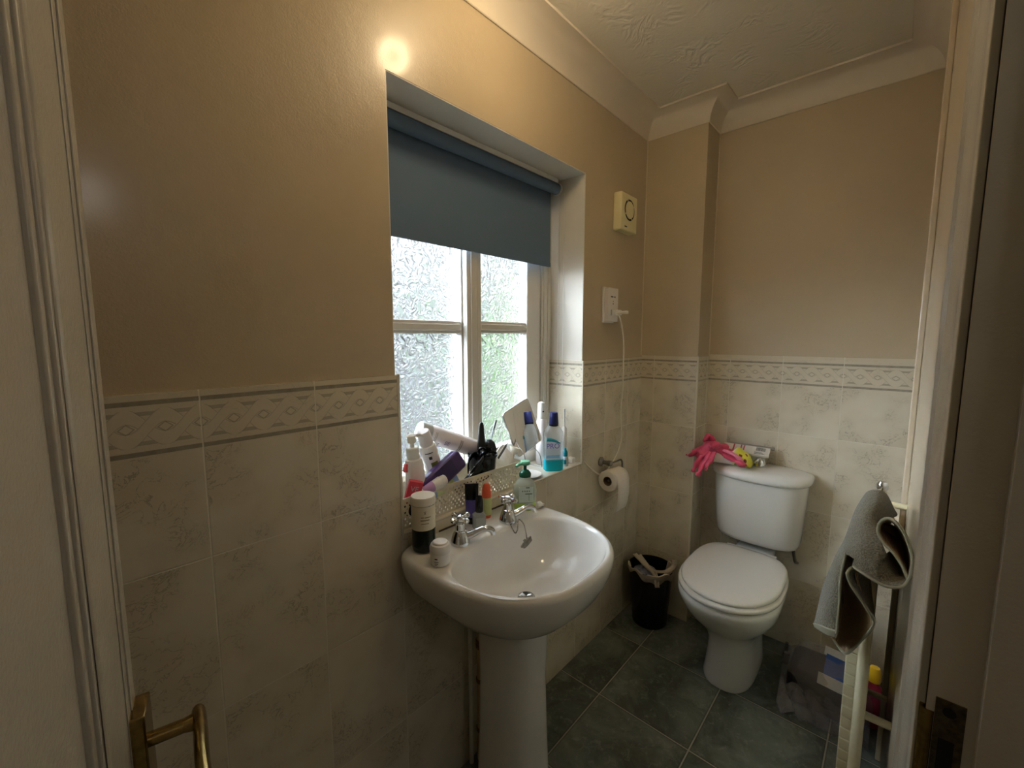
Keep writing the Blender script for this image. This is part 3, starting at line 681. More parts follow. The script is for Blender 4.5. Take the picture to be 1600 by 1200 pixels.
M_tow = None
m, b = newmat('olive terry'); 
n1 = noise(300, 3, .7, pos()); n2 = noise(40, 3, .6, pos())
N.tree.links.new(mixc(n1.sm(.35, .65)*.8+n2*.2, lin('#4a4532'), lin('#847b5e')).k, b.inputs['Base Color']); b.inputs['Roughness'].default_value = .95; b.inputs['Sheen Weight'].default_value = .3
bump(n1+n2*.5, 1, .008, b); M_terry = m
m, b = newmat('brown woven towel back'); x, y, z = sep(pos())
wv_ = (z*2200).sin()*.5+((x*.7+y)*2200).sin()*.5
N.tree.links.new(mixc((wv_*.5+.5).sm(.3, .7), lin('#8a6f50'), lin('#c4a880')).k, b.inputs['Base Color']); b.inputs['Roughness'].default_value = .95
bump(wv_, .6, .002, b); M_weave = m
M_hem = mat('towel hem', '#8d8a75', .9, bmp=.4, bscale=150)
tw = thing('hand_towel', 'olive grey terry hand towel hung over the end of the towel radiator', 'towel', (1.24, 0, .97))
O = Vector((1.24, 0, .97))
def T(px_, py_, x_): return on_x(px_, py_, x_)-O
def surf(rows, name, m, sol=.004, nr=5, nc=5):
    rr = [catmull(r, nc) for r in rows]; cols = list(zip(*rr)); cc = [catmull(c, nr) for c in cols]; g_ = list(zip(*cc))
    return MB().grid([list(r) for r in g_]).build(name, m, tw, solid=sol, smooth=180)
# terry face: from over the top down to the pinch, then the left flap
surf([[T(1345, 792, 1.36), T(1353, 772, 1.30), T(1368, 766, 1.22), T(1384, 772, 1.25), T(1396, 796, 1.34)],
      [T(1331, 815, 1.32), T(1340, 793, 1.22), T(1358, 784, 1.16), T(1380, 790, 1.16), T(1400, 806, 1.28)],
      [T(1322, 840, 1.28), T(1330, 822, 1.18), T(1348, 812, 1.12), T(1366, 812, 1.12), T(1379, 812, 1.17)],
      [T(1308, 866, 1.24), T(1322, 850, 1.15), T(1344, 842, 1.08), T(1363, 838, 1.07), T(1374, 828, 1.10)],
      [T(1300, 884, 1.21), T(1316, 862, 1.12), T(1340, 858, 1.05), T(1366, 860, 1.04), T(1377, 846, 1.06)],
      [T(1296, 895, 1.20), T(1318, 868, 1.10), T(1338, 874, 1.04), T(1364, 884, 1.02), T(1386, 868, 1.04)]], 'terry_face', M_terry)
# lower edge of the body swinging round into the open loop on the right
surf([[T(1338, 868, 1.05), T(1352, 872, 1.03), T(1368, 874, 1.02), T(1382, 868, 1.06), T(1392, 860, 1.12)],
      [T(1334, 880, 1.04), T(1352, 889, 1.02), T(1378, 903, 1.01), T(1398, 900, 1.04), T(1408, 885, 1.12)],
      [T(1332, 887, 1.035), T(1352, 897, 1.01), T(1382, 914, 1.0), T(1408, 916, 1.0), T(1421, 902, 1.03)]], 'loop_lower', M_terry)
# right side wall of the loop, opening toward the doorway
surf([[T(1421, 902, 1.00), T(1426, 880, 1.00), T(1423, 858, 1.01), T(1414, 834, 1.02), T(1400, 817, 1.03), T(1386, 811, 1.05), T(1375, 818, 1.06), T(1373, 832, 1.06)],
      [T(1414, 900, 1.10), T(1422, 880, 1.10), T(1419, 858, 1.11), T(1410, 834, 1.12), T(1398, 818, 1.13), T(1387, 813, 1.14), T(1379, 819, 1.14), T(1377, 830, 1.14)],
      [T(1404, 880, 1.22), T(1411, 864, 1.22), T(1410, 848, 1.23), T(1404, 828, 1.24), T(1396, 816, 1.26), T(1391, 813, 1.26), T(1388, 818, 1.26), T(1386, 828, 1.26)],
      [T(1396, 850, 1.34), T(1399, 840, 1.34), T(1399, 830, 1.34), T(1398, 818, 1.34), T(1395, 808, 1.34), T(1393, 806, 1.34), T(1392, 810, 1.34), T(1391, 818, 1.34)]], 'loop_wall', M_weave)
# inner tongue of the loop
surf([[T(1372, 818, 1.07), T(1380, 818, 1.12), T(1388, 818, 1.16), T(1396, 822, 1.20), T(1404, 830, 1.24)],
      [T(1373, 832, 1.10), T(1382, 838, 1.14), T(1392, 846, 1.18), T(1402, 856, 1.22), T(1410, 868, 1.24)]], 'loop_back', M_weave)
surf([[T(1373, 832, 1.06), T(1381, 848, 1.05), T(1396, 863, 1.04), T(1410, 884, 1.03), T(1419, 905, 1.01)],
      [T(1378, 828, 1.12), T(1390, 840, 1.12), T(1403, 856, 1.12), T(1413, 878, 1.12), T(1418, 900, 1.10)],
      [T(1384, 826, 1.20), T(1396, 838, 1.20), T(1406, 852, 1.20), T(1411, 870, 1.20), T(1412, 888, 1.18)]], 'loop_tongue', M_weave)
# left flap, terry outside
surf([[T(1300, 884, 1.21), T(1306, 872, 1.16), T(1316, 862, 1.12), T(1322, 864, 1.09)],
      [T(1288, 914, 1.20), T(1294, 908, 1.14), T(1305, 902, 1.09), T(1314, 900, 1.08)],
      [T(1280, 946, 1.20), T(1287, 944, 1.13), T(1299, 943, 1.08), T(1311, 942, 1.07)],
      [T(1273, 975, 1.20), T(1282, 979, 1.12), T(1294, 985, 1.08), T(1306, 990, 1.07)]], 'left_flap', M_terry)
surf([[T(1272, 973, 1.198), T(1281, 976, 1.117), T(1293, 981, 1.077), T(1307, 985, 1.067)],
      [T(1275, 980, 1.20), T(1283, 986, 1.118), T(1294, 992, 1.079), T(1306, 996, 1.069)]], 'left_hem', M_hem, .006)
# woven inside of the fold hanging to the bottom tip
surf([[T(1308, 866, 1.22), T(1318, 856, 1.20), T(1328, 858, 1.18), T(1336, 870, 1.12), T(1342, 882, 1.07)],
      [T(1311, 880, 1.18), T(1318, 872, 1.18), T(1326, 876, 1.16), T(1333, 886, 1.10), T(1338, 894, 1.05)],
      [T(1308, 920, 1.17), T(1318, 915, 1.20), T(1330, 918, 1.18), T(1340, 924, 1.12), T(1344, 922, 1.06)],
      [T(1303, 960, 1.17), T(1316, 962, 1.20), T(1332, 962, 1.18), T(1350, 956, 1.12), T(1358, 950, 1.07)],
      [T(1297, 990, 1.17), T(1308, 1002, 1.19), T(1326, 1008, 1.16), T(1348, 990, 1.11), T(1366, 972, 1.07)],
      [T(1302, 996, 1.16), T(1310, 1010, 1.18), T(1320, 1021, 1.15), T(1346, 1001, 1.10), T(1364, 980, 1.07)]], 'woven_fold', M_weave)
# right edge of that fold curling forward, terry inside
surf([[T(1338, 892, 1.05), T(1330, 890, 1.03), T(1325, 898, 1.02), T(1330, 912, 1.02), T(1342, 930, 1.02), T(1355, 950, 1.03), T(1366, 972, 1.05)],
      [T(1348, 899, 1.10), T(1345, 896, 1.10), T(1343, 900, 1.10), T(1346, 912, 1.10), T(1352, 930, 1.10), T(1359, 948, 1.10), T(1366, 966, 1.10)],
      [T(1360, 905, 1.16), T(1359, 904, 1.16), T(1359, 908, 1.16), T(1360, 918, 1.16), T(1361, 930, 1.16), T(1363, 944, 1.16), T(1365, 960, 1.16)]], 'fold_return', M_terry)
hm = MB()
hm.tube(catmull([T(1334, 886, 1.03), T(1352, 898, 1.005), T(1382, 915, .995), T(1408, 917, .995), T(1421, 903, 1.0), T(1426, 880, .997), T(1423, 858, 1.005), T(1414, 834, 1.015), T(1400, 816, 1.025), T(1386, 810, 1.045), T(1375, 817, 1.055), T(1372, 832, 1.055), T(1381, 849, 1.045), T(1396, 864, 1.035), T(1410, 885, 1.025), T(1419, 906, 1.005)], 6), .0028, 8)
hm.tube(catmull([T(1338, 890, 1.045), T(1330, 888, 1.025), T(1324, 897, 1.015), T(1329, 913, 1.015), T(1341, 931, 1.015), T(1354, 951, 1.025), T(1366, 974, 1.045), T(1345, 1001, 1.095), T(1321, 1021, 1.145), T(1302, 999, 1.16)], 6), .0028, 8)
hm.tube(catmull([T(1322, 864, 1.085), T(1314, 900, 1.075), T(1311, 942, 1.065), T(1307, 990, 1.062)], 6), .0026, 8)
hm.build('hem', M_hem, tw)

# ------------------------------------------------------------------ floor clutter right of the toilet
M_wrap = mat('clear crinkled wrap', '#c4c0c8', .08, alpha=.26, bmp=1, bscale=28, bdist=.015)
pk = thing('plastic_wrapped_pack', 'crinkled clear plastic pack with blue label on the floor right of the toilet', 'pack', (1.86, .115, 0))
R = []
for i in range(12):
    k = i/11; z = .005+.17*k; s2 = (1-(2*k-1)**4*.55)
    R.append([((.115*s2)*se(cos(q_), 3)*(1+.08*sin(5*q_+k*8)), (.13*s2)*se(sin(q_), 3)*(1+.08*sin(7*q_+k*5)), z+.010*sin(3*q_)*k) for q_ in [2*pi*j/40 for j in range(40)]])
MB().loft(R).build('wrapper', M_wrap, pk)
MB().box((-.10, -.115, .005), (.10, .115, .135)).build('contents', mat('dark fabric contents', '#1c1822', .7, vary=.5, vscale=30), pk, bevel=.03, seg=4)
MB().obox((-.03, -.035, .165), (.052, 0, .010), (0, .042, .004), (-.0003, 0, .0012)).build('blue_label', mat('blue print', '#2e5bb0', .35), pk)
MB().obox((.038, -.03, .176), (.022, 0, .004), (0, .045, .004), (0, 0, .0014)).build('white_label', mat('white print', '#b9bcc0', .4), pk)
MB().obox((-.093, -.035, .146), (.014, 0, .012), (0, .055, .004), (-.0004, 0, .0014)).build('white_label', mat('white print', '#b9bcc0', .4), pk)
fl = MB()
R = []
for i in range(7):
    R.append([(-.10-.010*i+.012*sin(j*1.9+i), -.13+.26*j/14, .09-.013*i+.014*sin(j*2.3+i*1.1)) for j in range(15)])
fl.grid(R).build('torn_flap', M_wrap, pk, solid=.001)
bt = thing('cleaning_bottle', 'red cleaning bottle with yellow cap on the floor behind the radiator', 'bottle', (1.86, -.014, 0)); bt.scale = (1, 1, .80)
MB().lathe([(.024, 0), (.028, .004), (.028, .15), (.022, .18), (.012, .195), (.012, .20)], 24).build('body', mat('magenta plastic', '#a32a45', .3), bt)
MB().lathe([(.014, .20), (.018, .203), (.018, .245), (.013, .265), (.0001, .27)], 20).build('cap', mat('yellow plastic', '#e6b81e', .35), bt)

# ------------------------------------------------------------------ window sill things
SZ = .8405
bk = thing('perforated_basket', 'cream perforated storage basket full of toiletries on the window sill', 'basket', (.612, .9455, SZ))
M_bask = mat('cream painted metal', '#d9d2bd', .4)
BL, BW, BH = .488, .118, .084
def perf(u0, u1, v0, v1, nu, nv, F, thick, nrm):
    mb = MB(); du = (u1-u0)/nu; dv = (v1-v0)/nv
    for i in range(nu):
        for j in range(nv):
            cu_, cv_ = u0+(i+.5)*du, v0+(j+.5)*dv; rad = dv*.34; off = du*(.22 if j % 2 else -.22)
            sq = [(-.5,-.5),(0,-.5),(.5,-.5),(.5,0),(.5,.5),(0,.5),(-.5,.5),(-.5,0)]
            tw_ = .55 if (i+j) % 2 else 0.0
            o_ = [F(cu_+a*du, cv_+b__*dv) for a, b__ in sq]
            h_ = [F(cu_+off+rad*cos(-3*pi/4+k*pi/4), cv_+rad*sin(-3*pi/4+k*pi/4)*(1.2-tw_*.4)) for k in range(8)]
            n0 = Vector(nrm)*thick
            vs = [Vector(p) for p in o_]+[Vector(p) for p in h_]+[Vector(p)+n0 for p in o_]+[Vector(p)+n0 for p in h_]
            fs = []
            for k in range(8):
                l = (k+1) % 8
                fs += [(k, l, l+8, k+8), (k+16, k+24, l+24, l+16), (k+8, l+8, l+24, k+24)]
            mb.add(vs, fs)
    return mb
pa = perf(.006, BL-.006, .006, BH-.010, 33, 8, lambda u, v: (u, 0, v), .0012, (0, 1, 0)); pa.box((0, -.0006, 0), (BL, .0024, .006)).box((0, -.0012, BH-.010), (BL, .0030, BH)).box((0, 0, .006), (.006, .0012, BH-.01)).box((BL-.006, 0, .006), (BL, .0012, BH-.01))
pa.build('front_side', M_bask, bk, smooth=0)
pa = perf(.006, BW-.006, .006, BH-.010, 8, 8, lambda u, v: (BL, u, v), .0012, (-1, 0, 0)); pa.box((BL-.0024, 0, 0), (BL+.0006, BW, .006)).box((BL-.003, 0, BH-.010), (BL+.0012, BW, BH)); pa.build('end', M_bask, bk, smooth=0)
MB().box((0, 0, 0), (.0015, BW, BH)).build('end', M_bask, bk)
MB().box((0, BW-.0015, 0), (BL, BW, BH)).build('back_side', M_bask, bk)
MB().box((0, 0, 0), (BL, BW, .0015)).build('bottom', M_bask, bk)

def bottle(name, label, cat, loc, rot, prof, m, parts=(), n=28, sy=1, group=None):
    t = thing(name, label, cat, loc, rot, group)
    MB().lathe(prof, n, sy=sy).build('body', m, t)
    for nm, pf_, mm in parts: MB().lathe(pf_, 24).build(nm, mm, t)
    return t
M_lot = mat('pearly white plastic', '#e6dfe0', .3); M_lilac = mat('lilac print', '#8f7fc0', .4); M_olive = mat('olive print', '#7d8a3c', .4)
M_dark = mat('dark print', '#3c3c40', .6); M_gold = mat('faded gold print', '#8d7c50', .5)
def marks(t, r, rows, m, z_up=True, a0=-2.2, name='printing', sy=1):
    k = MB()
    for (z, h_, aa, bb) in rows: k.patch((0, 0, 0), r+.0004, aa, bb, z, z+h_, 8, sy=sy)
    return k.build(name, m, t.children[0] if t.children else t)
# camera-facing direction at the sill is roughly angle -125 deg
FA = radians(-128)
t = bottle('lotion_pump_bottle', 'white lotion pump bottle at the left end of the sill basket', 'bottle', (.694, .985, SZ+.004), (0, radians(-5), 0), [(.024, 0), (.026, .003), (.027, .11), (.026, .150), (.022, .168), (.014, .172)], M_lot,
           [('collar', [(.0165, .170), (.0175, .172), (.0175, .200), (.015, .203)], M_wplast)])
p_ = MB(); p_.lathe([(.006, .203), (.006, .214), (.0115, .216), (.0125, .236), (.006, .240), (.0001, .241)], 20); p_.tube([(0, 0, .233), (.022, -.008, .234), (.036, -.012, .226)], [.005, .0045, .003], 10); p_.build('pump', M_wplast, t)
t = bottle('lotion_bottle', 'white lotion bottle with green label square, tilted in the basket', 'bottle', (.812, 1.030, SZ+.022), (radians(4), radians(-20), 0), [(.022, 0), (.025, .003), (.026, .175), (.023, .184), (.017, .186)], M_wplast,
           [('cap', [(.0185, .186), (.0205, .188), (.019, .226), (.017, .230), (.0001, .231)], M_lot)])
marks(t, .0262, [(.165, .003, FA-.4, FA+.5), (.145, .010, FA-.1, FA+.25), (.095, .004, FA-.5, FA+.6), (.085, .003, FA-.4, FA+.4)], M_dark)
marks(t, .0262, [(.112, .022, FA-.05, FA+.75)], M_olive, name='label')
t = bottle('shampoo_bottle', 'white bottle with lilac lettering lying sideways on top of the basket', 'bottle', (.962, 1.045, .978), (radians(-8), radians(-66), radians(-4)), [(.026, 0), (.029, .004), (.030, .120), (.030, .168), (.026, .176)], M_lot,
           [('cap', [(.0275, .176), (.0305, .178), (.031, .205), (.028, .212), (.0001, .213)], mat('clear grey cap', '#b3b6b4', .2))])
marks(t, .0302, [(.160, .002, FA-1, FA+1), (.165, .0015, FA-1, FA+1), (.142, .004, FA-.3, FA+.0), (.070, .003, FA-1, FA+1), (.064, .003, FA-1, FA+1)], mat('grey beige print', '#9d968c', .4))
text_part('SE', .020, mat('mauve print', '#7d6c88', .5), t, Matrix.Rotation(FA+pi/2, 4, 'Z') @ Matrix.Translation((0, -.0308, .118)) @ Matrix.Rotation(pi/2, 4, 'X') @ Matrix.Rotation(-pi/2, 4, 'Z'))
marks(t, .0302, [(.120, .040, FA-.9, FA-.55)], M_lilac, name='label')
# purple case
pp = thing('purple_case', 'long glossy purple case leaning diagonally across the basket', 'case', (.760, .975, .945), (radians(-18), radians(-24), radians(4)))
MB().box((-.078, -.022, -.030), (.092, .022, .030)).build('shell', mat('purple plastic', '#43246f', .3, vary=.2, vscale=20), pp, bevel=.013, seg=5)
MB().box((-.02, -.0225, -.020), (.05, -.0215, .024)).build('label', mat('dark purple print', '#2e1b58', .35), pp)
# red carton
rc = thing('red_carton', 'small red carton with white letters at the left end of the basket', 'carton', (.655, .955, .932), (0, radians(16), radians(-30)))
MB().box((-.018, -.010, -.035), (.020, .012, .030)).build('box', mat('red card', '#e04456', .45), rc, bevel=.001)
text_part('VE', .020, mat('white print', '#e9e6e6', .4), rc, Matrix.Translation((.000, -.0105, .004)) @ Matrix.Rotation(pi/2, 4, 'X'))
text_part('S', .020, mat('white print', '#e9e6e6', .4), rc, Matrix.Translation((.002, -.0105, -.014)) @ Matrix.Rotation(pi/2, 4, 'X'))
tag(MB().box((-.006, -.006, -.012), (.008, .006, .012)).build('lip_balm', mat('coral plastic', '#e85a66', .35), bevel=.004, loc=(.654, .985, .992), rot=(0, .3, 0)), 'small coral red lip balm poking up at the far left of the basket', 'lip balm')
# tubes lying in the front of the basket
def squeeze(name, label, loc, rot, L, r, m, capm, caplen=.022, band=None):
    t = thing(name, label, 'tube', loc, rot)
    R = []
    for i in range(9):
        k = i/8; x_ = L*k; a_ = r*(1-.05*k); b_ = r*(1-k)**.7*.9+.0012
        R.append([(x_, a_*cos(q_)*(1+.15*k), b_*sin(q_)) for q_ in [2*pi*j/20 for j in range(20)]])
    MB().loft(R).build('body', m, t)
    MB().lathe([(r*.80, 0), (r*.88, -.003), (r*.84, -caplen+.004), (r*.70, -caplen), (.0001, -caplen-.0005)], 20, axis='x').build('cap', capm, t)
    if band: 
        R = []
        for k in [band[0][0]+(band[0][1]-band[0][0])*j/8 for j in range(9)]:
            x_ = L*k; a_ = r*(1-.05*k)+.0005; b_ = r*(1-k)**.7*.9+.0019
            R.append([(x_, a_*cos(q_)*(1+.15*k), b_*sin(q_)) for q_ in [2*pi*j/20 for j in range(20)]])
        MB().loft(R, False, False).build('print_band', band[1], t)
    return t
squeeze('cream_tube', 'white tube with a lilac stripe lying in front of the purple case', (.745, .955, .935), (radians(40), radians(14), radians(176)), .105, .020, M_wplast, M_wplast, .02, ((.25, .6), mat('pink lilac print', '#c79ad0', .4)))
squeeze('toothpaste_tube', 'pale blue tube lying along the front of the basket', (.675, .957, .905), (radians(55), radians(-6), radians(2)), .150, .018, mat('pale blue plastic', '#9fb9e6', .35), mat('blue cap', '#6f9ad8', .35), .02, ((.35, .85), mat('green pink print', '#cfd9a2', .4)))
t = thing('travel_bottle', 'dark navy rounded plastic bottle at the left end of the basket', 'bottle', (.650, .956, .885), (radians(70), radians(30), radians(10)))
MB().lathe([(.0001, -.03), (.012, -.030), (.020, -.02), (.021, .0), (.018, .018), (.012, .028), (.0001, .03)], 24).build('body', mat('navy plastic', '#1c2a3c', .15), t)
MB().lathe([(.0215, -.004), (.0215, .002)], 24).build('ring', M_wplast, t)
# black pot with hair things
cp_ = thing('black_pot', 'round black plastic pot holding hair clips in the basket', 'pot', (.950, .990, .912))
MB().lathe([(.0001, 0), (.040, 0), (.042, .003), (.0465, .050), (.049, .052), (.049, .060), (.0465, .060), (.041, .006), (.0001, .004)], 36, cap0=False, cap1=False).build('pot', M_black, cp_)
br_ = thing('hair_brush', 'black brush handle standing up in the black pot', 'brush', (.948, .993, .930), (radians(-4), radians(4), 0))
MB().loft([[(.0001+a_*cos(q_), b__*sin(q_), z) for q_ in [2*pi*j/18 for j in range(18)]] for a_, b__, z in ((.010, .010, 0), (.016, .011, .03), (.019, .010, .06), (.014, .009, .085), (.0105, .008, .115), (.010, .007, .133), (.006, .005, .141), (.001, .001, .144))]).build('handle', M_matblack, br_)
sc_ = thing('hair_scrunchie', 'glossy black scrunchie bunched on the front of the black pot', 'scrunchie', (.955, .975, .975), (radians(40), 0, .3))
R = []
for i in range(48):
    a = 2*pi*i/48; rr = .0105+.0035*sin(9*a)+.001*sin(17*a); c_ = Vector((.019*cos(a), .019*sin(a), 0)); d_ = Vector((cos(a), sin(a), 0))
    R.append([c_+d_*rr*cos(q_)+Vector((0, 0, 1))*rr*1.1*sin(q_) for q_ in [2*pi*j/12 for j in range(12)]])
R.append(R[0]); MB().loft(R, False, False).build('band', mat('black satin', '#101014', .18), sc_)
sc2 = thing('bath_puff', 'dark frayed bath puff on the right side of the black pot', 'puff', (.988, .998, .978))
R = []
for i in range(13):
    k = i/12; R.append([((.024*sin(pi*k)+.0005)*cos(2*pi*j/24)*(1+.16*random.random()), (.020*sin(pi*k)+.0005)*sin(2*pi*j/24)*(1+.16*random.random()), -.032*cos(pi*k)) for j in range(24)])
MB().loft(R).build('puff', mat('charcoal net', '#25282b', .8, vary=.5, vscale=150, bmp=1, bscale=220, bdist=.006), sc2)
cl1 = thing('claw_clip', 'glossy black hair claw clip left of the black pot', 'hair clip', (.898, .972, .945), (radians(20), radians(-20), radians(20)))
for s in (-1, 1):
    R = [[(.034*cos(a)*1.0, s*(.004+.017*sin(a)*w_), .030*sin(a)+zz*.004) for a in [pi*j/14 for j in range(15)]] for w_, zz in ((.75, -3), (1, -1), (1, 1), (.75, 3))]
    MB().grid(R).build('jaw', M_black, cl1, solid=.003)
tt_ = MB()
for k in range(7): a = .25+.4*k; tt_.tube([(.034*cos(a), -.012, .030*sin(a)), (.024*cos(a), -.004, .018*sin(a)-.004)], [.003, .0012], 8)
tt_.build('teeth', M_black, cl1)
sp_ = thing('tweezers', 'slim grey metal tweezers poking up behind the hair brush', 'tweezers', (.985, 1.0, .975), (radians(-5), radians(27), 0))
MB().box((-.003, -.0008, 0), (.001, .0008, .08)).box((.002, -.0008, 0), (.006, .0008, .078)).box((-.002, -.001, .072), (.006, .001, .105)).build('arms', mat('grey metal', '#6b6f72', .35, metal=.8), sp_, bevel=.0004)
sc3 = thing('scissors', 'thin black handled scissors leaning out of the black pot to the right', 'scissors', (1.008, .975, .945), (radians(-5), radians(52), 0))
MB().box((-.004, -.001, 0), (-.001, .001, .060)).box((.001, -.001, 0), (.004, .001, .058)).build('handles', M_black, sc3, bevel=.0005)
MB().add([(-.003,-.0006,.05),(.003,-.0006,.05),(.003,.0006,.05),(-.003,.0006,.05),(.001,0,.092)], [(0,1,4),(1,2,4),(2,3,4),(3,0,4),(0,3,2,1)]).build('blade', M_steel, sc3, smooth=0)
st_ = thing('comb_case', 'flat black case with pale oval mark slanting down to the basket front', 'case', (.862, .958, .915), (radians(10), radians(-33), radians(-2)))
MB().box((-.062, -.006, -.014), (.062, .006, .014)).build('case', M_black, st_, bevel=.003)
MB().lathe([(.017, -.0068), (.017, -.0062)], 28, axis='y', sx=.42).xf(Matrix.Rotation(0, 4, 'Y') @ Matrix.Translation((-.032, 0, -.001))).build('oval_mark', mat('pale grey print', '#c9c4ba', .4), st_)
MB().box((-.062, -.0065, .0125), (.062, -.0055, .0142)).build('silver_edge', M_steel, st_)
tag(MB().loft([[(x_, .010*se(cos(q_), 2)*k, .008*sin(q_)*k) for q_ in [2*pi*j/14 for j in range(14)]] for x_, k in ((-.055, .3), (-.05, 1), (.03, 1.1), (.06, .6), (.062, .2))]).build('cosmetic_tube', mat('dark plum plastic', '#3a2230', .3), loc=(.905, .956, .900), rot=(0, radians(-14), 0)), 'dark plum tube lying low along the basket front below the black pot', 'tube')
tag(MB().lathe([(.0001, 0), (.014, .001), (.016, .008), (.013, .018), (.0001, .020)], 18).build('orange_tub', mat('orange plastic', '#e8a070', .4), loc=(.893, .972, .908)), 'small peach coloured tub left of the black pot in the basket', 'tub')
# crumpled clear bag and cup at the right end of the basket
cb_ = thing('clear_plastic_bag', 'crumpled pale see-through bag in the right end of the basket', 'bag', (1.055, .995, .860))
R = []
for i in range(13):
    k = i/12
    R.append([((.042*sin(pi*(.12+.86*k))+.004*sin(5*a+k*9)+.003*random.random())*cos(a), (.040*sin(pi*(.12+.86*k))+.004*sin(7*a+k*5))*sin(a), .115*k+.006*sin(3*a)) for a in [2*pi*j/32 for j in range(32)]])
MB().loft(R).build('film', mat('milky film', '#e6dfd0', .3, alpha=.62, bmp=1, bscale=45, bdist=.008), cb_)
cu_ = thing('medicine_cup', 'small translucent funnel shaped cup beside the mirror', 'cup', (1.098, .990, .938), (radians(8), radians(20), 0))
MB().lathe([(.007, -.012), (.008, 0), (.013, .012), (.019, .022), (.0205, .026), (.0195, .026), (.012, .013), (.006, .002)], 28, cap0=True, cap1=False).build('cup', mat('cream translucent plastic', '#efe9da', .25), cu_)
# mirror on a wire stand
mi = thing('shaving_mirror', 'rectangular mirror with rounded corners tilted on a wire stand', 'mirror', (1.215, 1.045, 1.008))
mM = Euler((radians(-7), radians(-20), radians(-4)), 'XYZ').to_matrix().to_4x4()
def rrect(w, h_, r, y_, n=6):
    P_ = []
    for cx_, cz_, a0 in ((w-r, h_-r, 0), (-w+r, h_-r, pi/2), (-w+r, -h_+r, pi), (w-r, -h_+r, 3*pi/2)):
        for k in range(n+1): a = a0+pi/2*k/n; P_.append((cx_+r*cos(a), y_, cz_+r*sin(a)))
    return P_
MB().loft([rrect(.0705, .0915, .014, -.003), rrect(.0715, .0925, .015, -.002), rrect(.0715, .0925, .015, .004)]).xf(mM).build('frame', M_steel, mi)
MB().loft([rrect(.069, .090, .0130, -.0036), rrect(.069, .090, .0130, -.0030)]).xf(mM).build('glass', mat('mirror glass', '#d9d6d0', .01, metal=1), mi, smooth=0)
zb = SZ-1.002+.002
MB().tube(catmull([(-.050, -.055, zb), (-.048, -.050, -.09), (-.045, -.01, -.05), (-.04, .008, -.01)], 6), .0017, 8).tube([(-.050, -.055, zb), (-.05, .03, zb), (.06, .03, zb), (.062, -.045, zb)], .0017, 8).tube(catmull([(.062, -.045, zb), (.06, -.035, -.11), (.045, -.002, -.07), (.03, .008, -.03)], 6), .0017, 8).build('wire_stand', M_steel, mi)
ds = thing('white_dish', 'shallow white dish on the sill in front of the mirror', 'dish', (1.178, .985, SZ))
MB().lathe([(.0001, 0), (.036, 0), (.048, .006), (.050, .010), (.0485, .0105), (.036, .004), (.0001, .003)], 40, cap0=False, cap1=False).build('dish', M_cer, ds)
# clear spray bottle, mouthwash
M_clear = mat('clear plastic', '#dfe8ee', .08, alpha=.38)
t = bottle('spray_bottle', 'tall slim white bottle with clear cap standing behind the mouthwash', 'bottle', (1.338, 1.050, SZ), (0, 0, 0), [(.020, 0), (.022, .003), (.022, .170), (.018, .182), (.012, .186)], M_lot,
           [('cap', [(.0165, .184), (.0175, .188), (.017, .238), (.014, .248), (.006, .252), (.0001, .253)], mat('frosted clear cap', '#dfe0da', .25))])
marks(t, .0177, [(.212, .006, FA-.1, FA+.3)], M_dark)
mw = thing('mouthwash_bottle', 'clear mouthwash bottle with bright blue liquid and navy cap on the sill', 'bottle', (1.302, .964, SZ), (0, 0, radians(-38)))
def sring(w, d, z, n=3.4): return [(w*se(cos(q_), n), d*se(sin(q_), n), z) for q_ in [2*pi*j/36 for j in range(36)]]
MB().loft([sring(.034, .021, 0), sring(.037, .0235, .003), sring(.0375, .024, .08), sring(.0375, .024, .135), sring(.036, .023, .150), sring(.026, .018, .166, 2.6), sring(.016, .015, .176, 2), sring(.0145, .0145, .180, 2)]).build('body', M_clear, mw)
MB().loft([sring(.0342, .0214, -.0002), sring(.0375, .0240, .003), sring(.0380, .0245, .0435), sring(.0365, .0229, .0438)]).build('liquid', mat('blue liquid', '#10c8e4', .08, alpha=.95), mw)
MB().lathe([(.0175, .172), (.018, .173), (.018, .178), (.0175, .179)], 24).build('neck_ring', M_black, mw)
MB().lathe([(.0175, .179), (.0185, .181), (.0155, .222), (.0145, .224), (.0001, .2245)], 28).build('cap', mat('navy cap', '#1d2460', .3), mw)
def fl_(x0, x1, z0, z1, y_=-.02445): return [(x0, z0), (x1, z0), (x1, z1), (x0, z1)]
MB().box((-.034, -.0248, .046), (.020, -.0242, .118)).build('label', mat('pale blue label', '#cfe2f6', .3), mw)
lb = MB(); R = []
lb.grid([[(-.034+.054*k/8, -.0251, .118-.012*(k/8)**2 + (.0)) for k in range(9)], [(-.034+.054*k/8, -.0251, .131-.020*(k/8)**2.2) for k in range(9)]])
lb.build('label_top', mat('teal print', '#2aa0b8', .35), mw, solid=.0003)
MB().box((-.034, -.0251, .052), (.018, -.0249, .064)).build('label_stripe', mat('sky blue print', '#8cc4ee', .35), mw)
text_part('PRO', .027, mat('violet print', '#7a6fd0', .4), mw, Matrix.Translation((-.008, -.0253, .090)) @ Matrix.Rotation(pi/2, 4, 'X'))
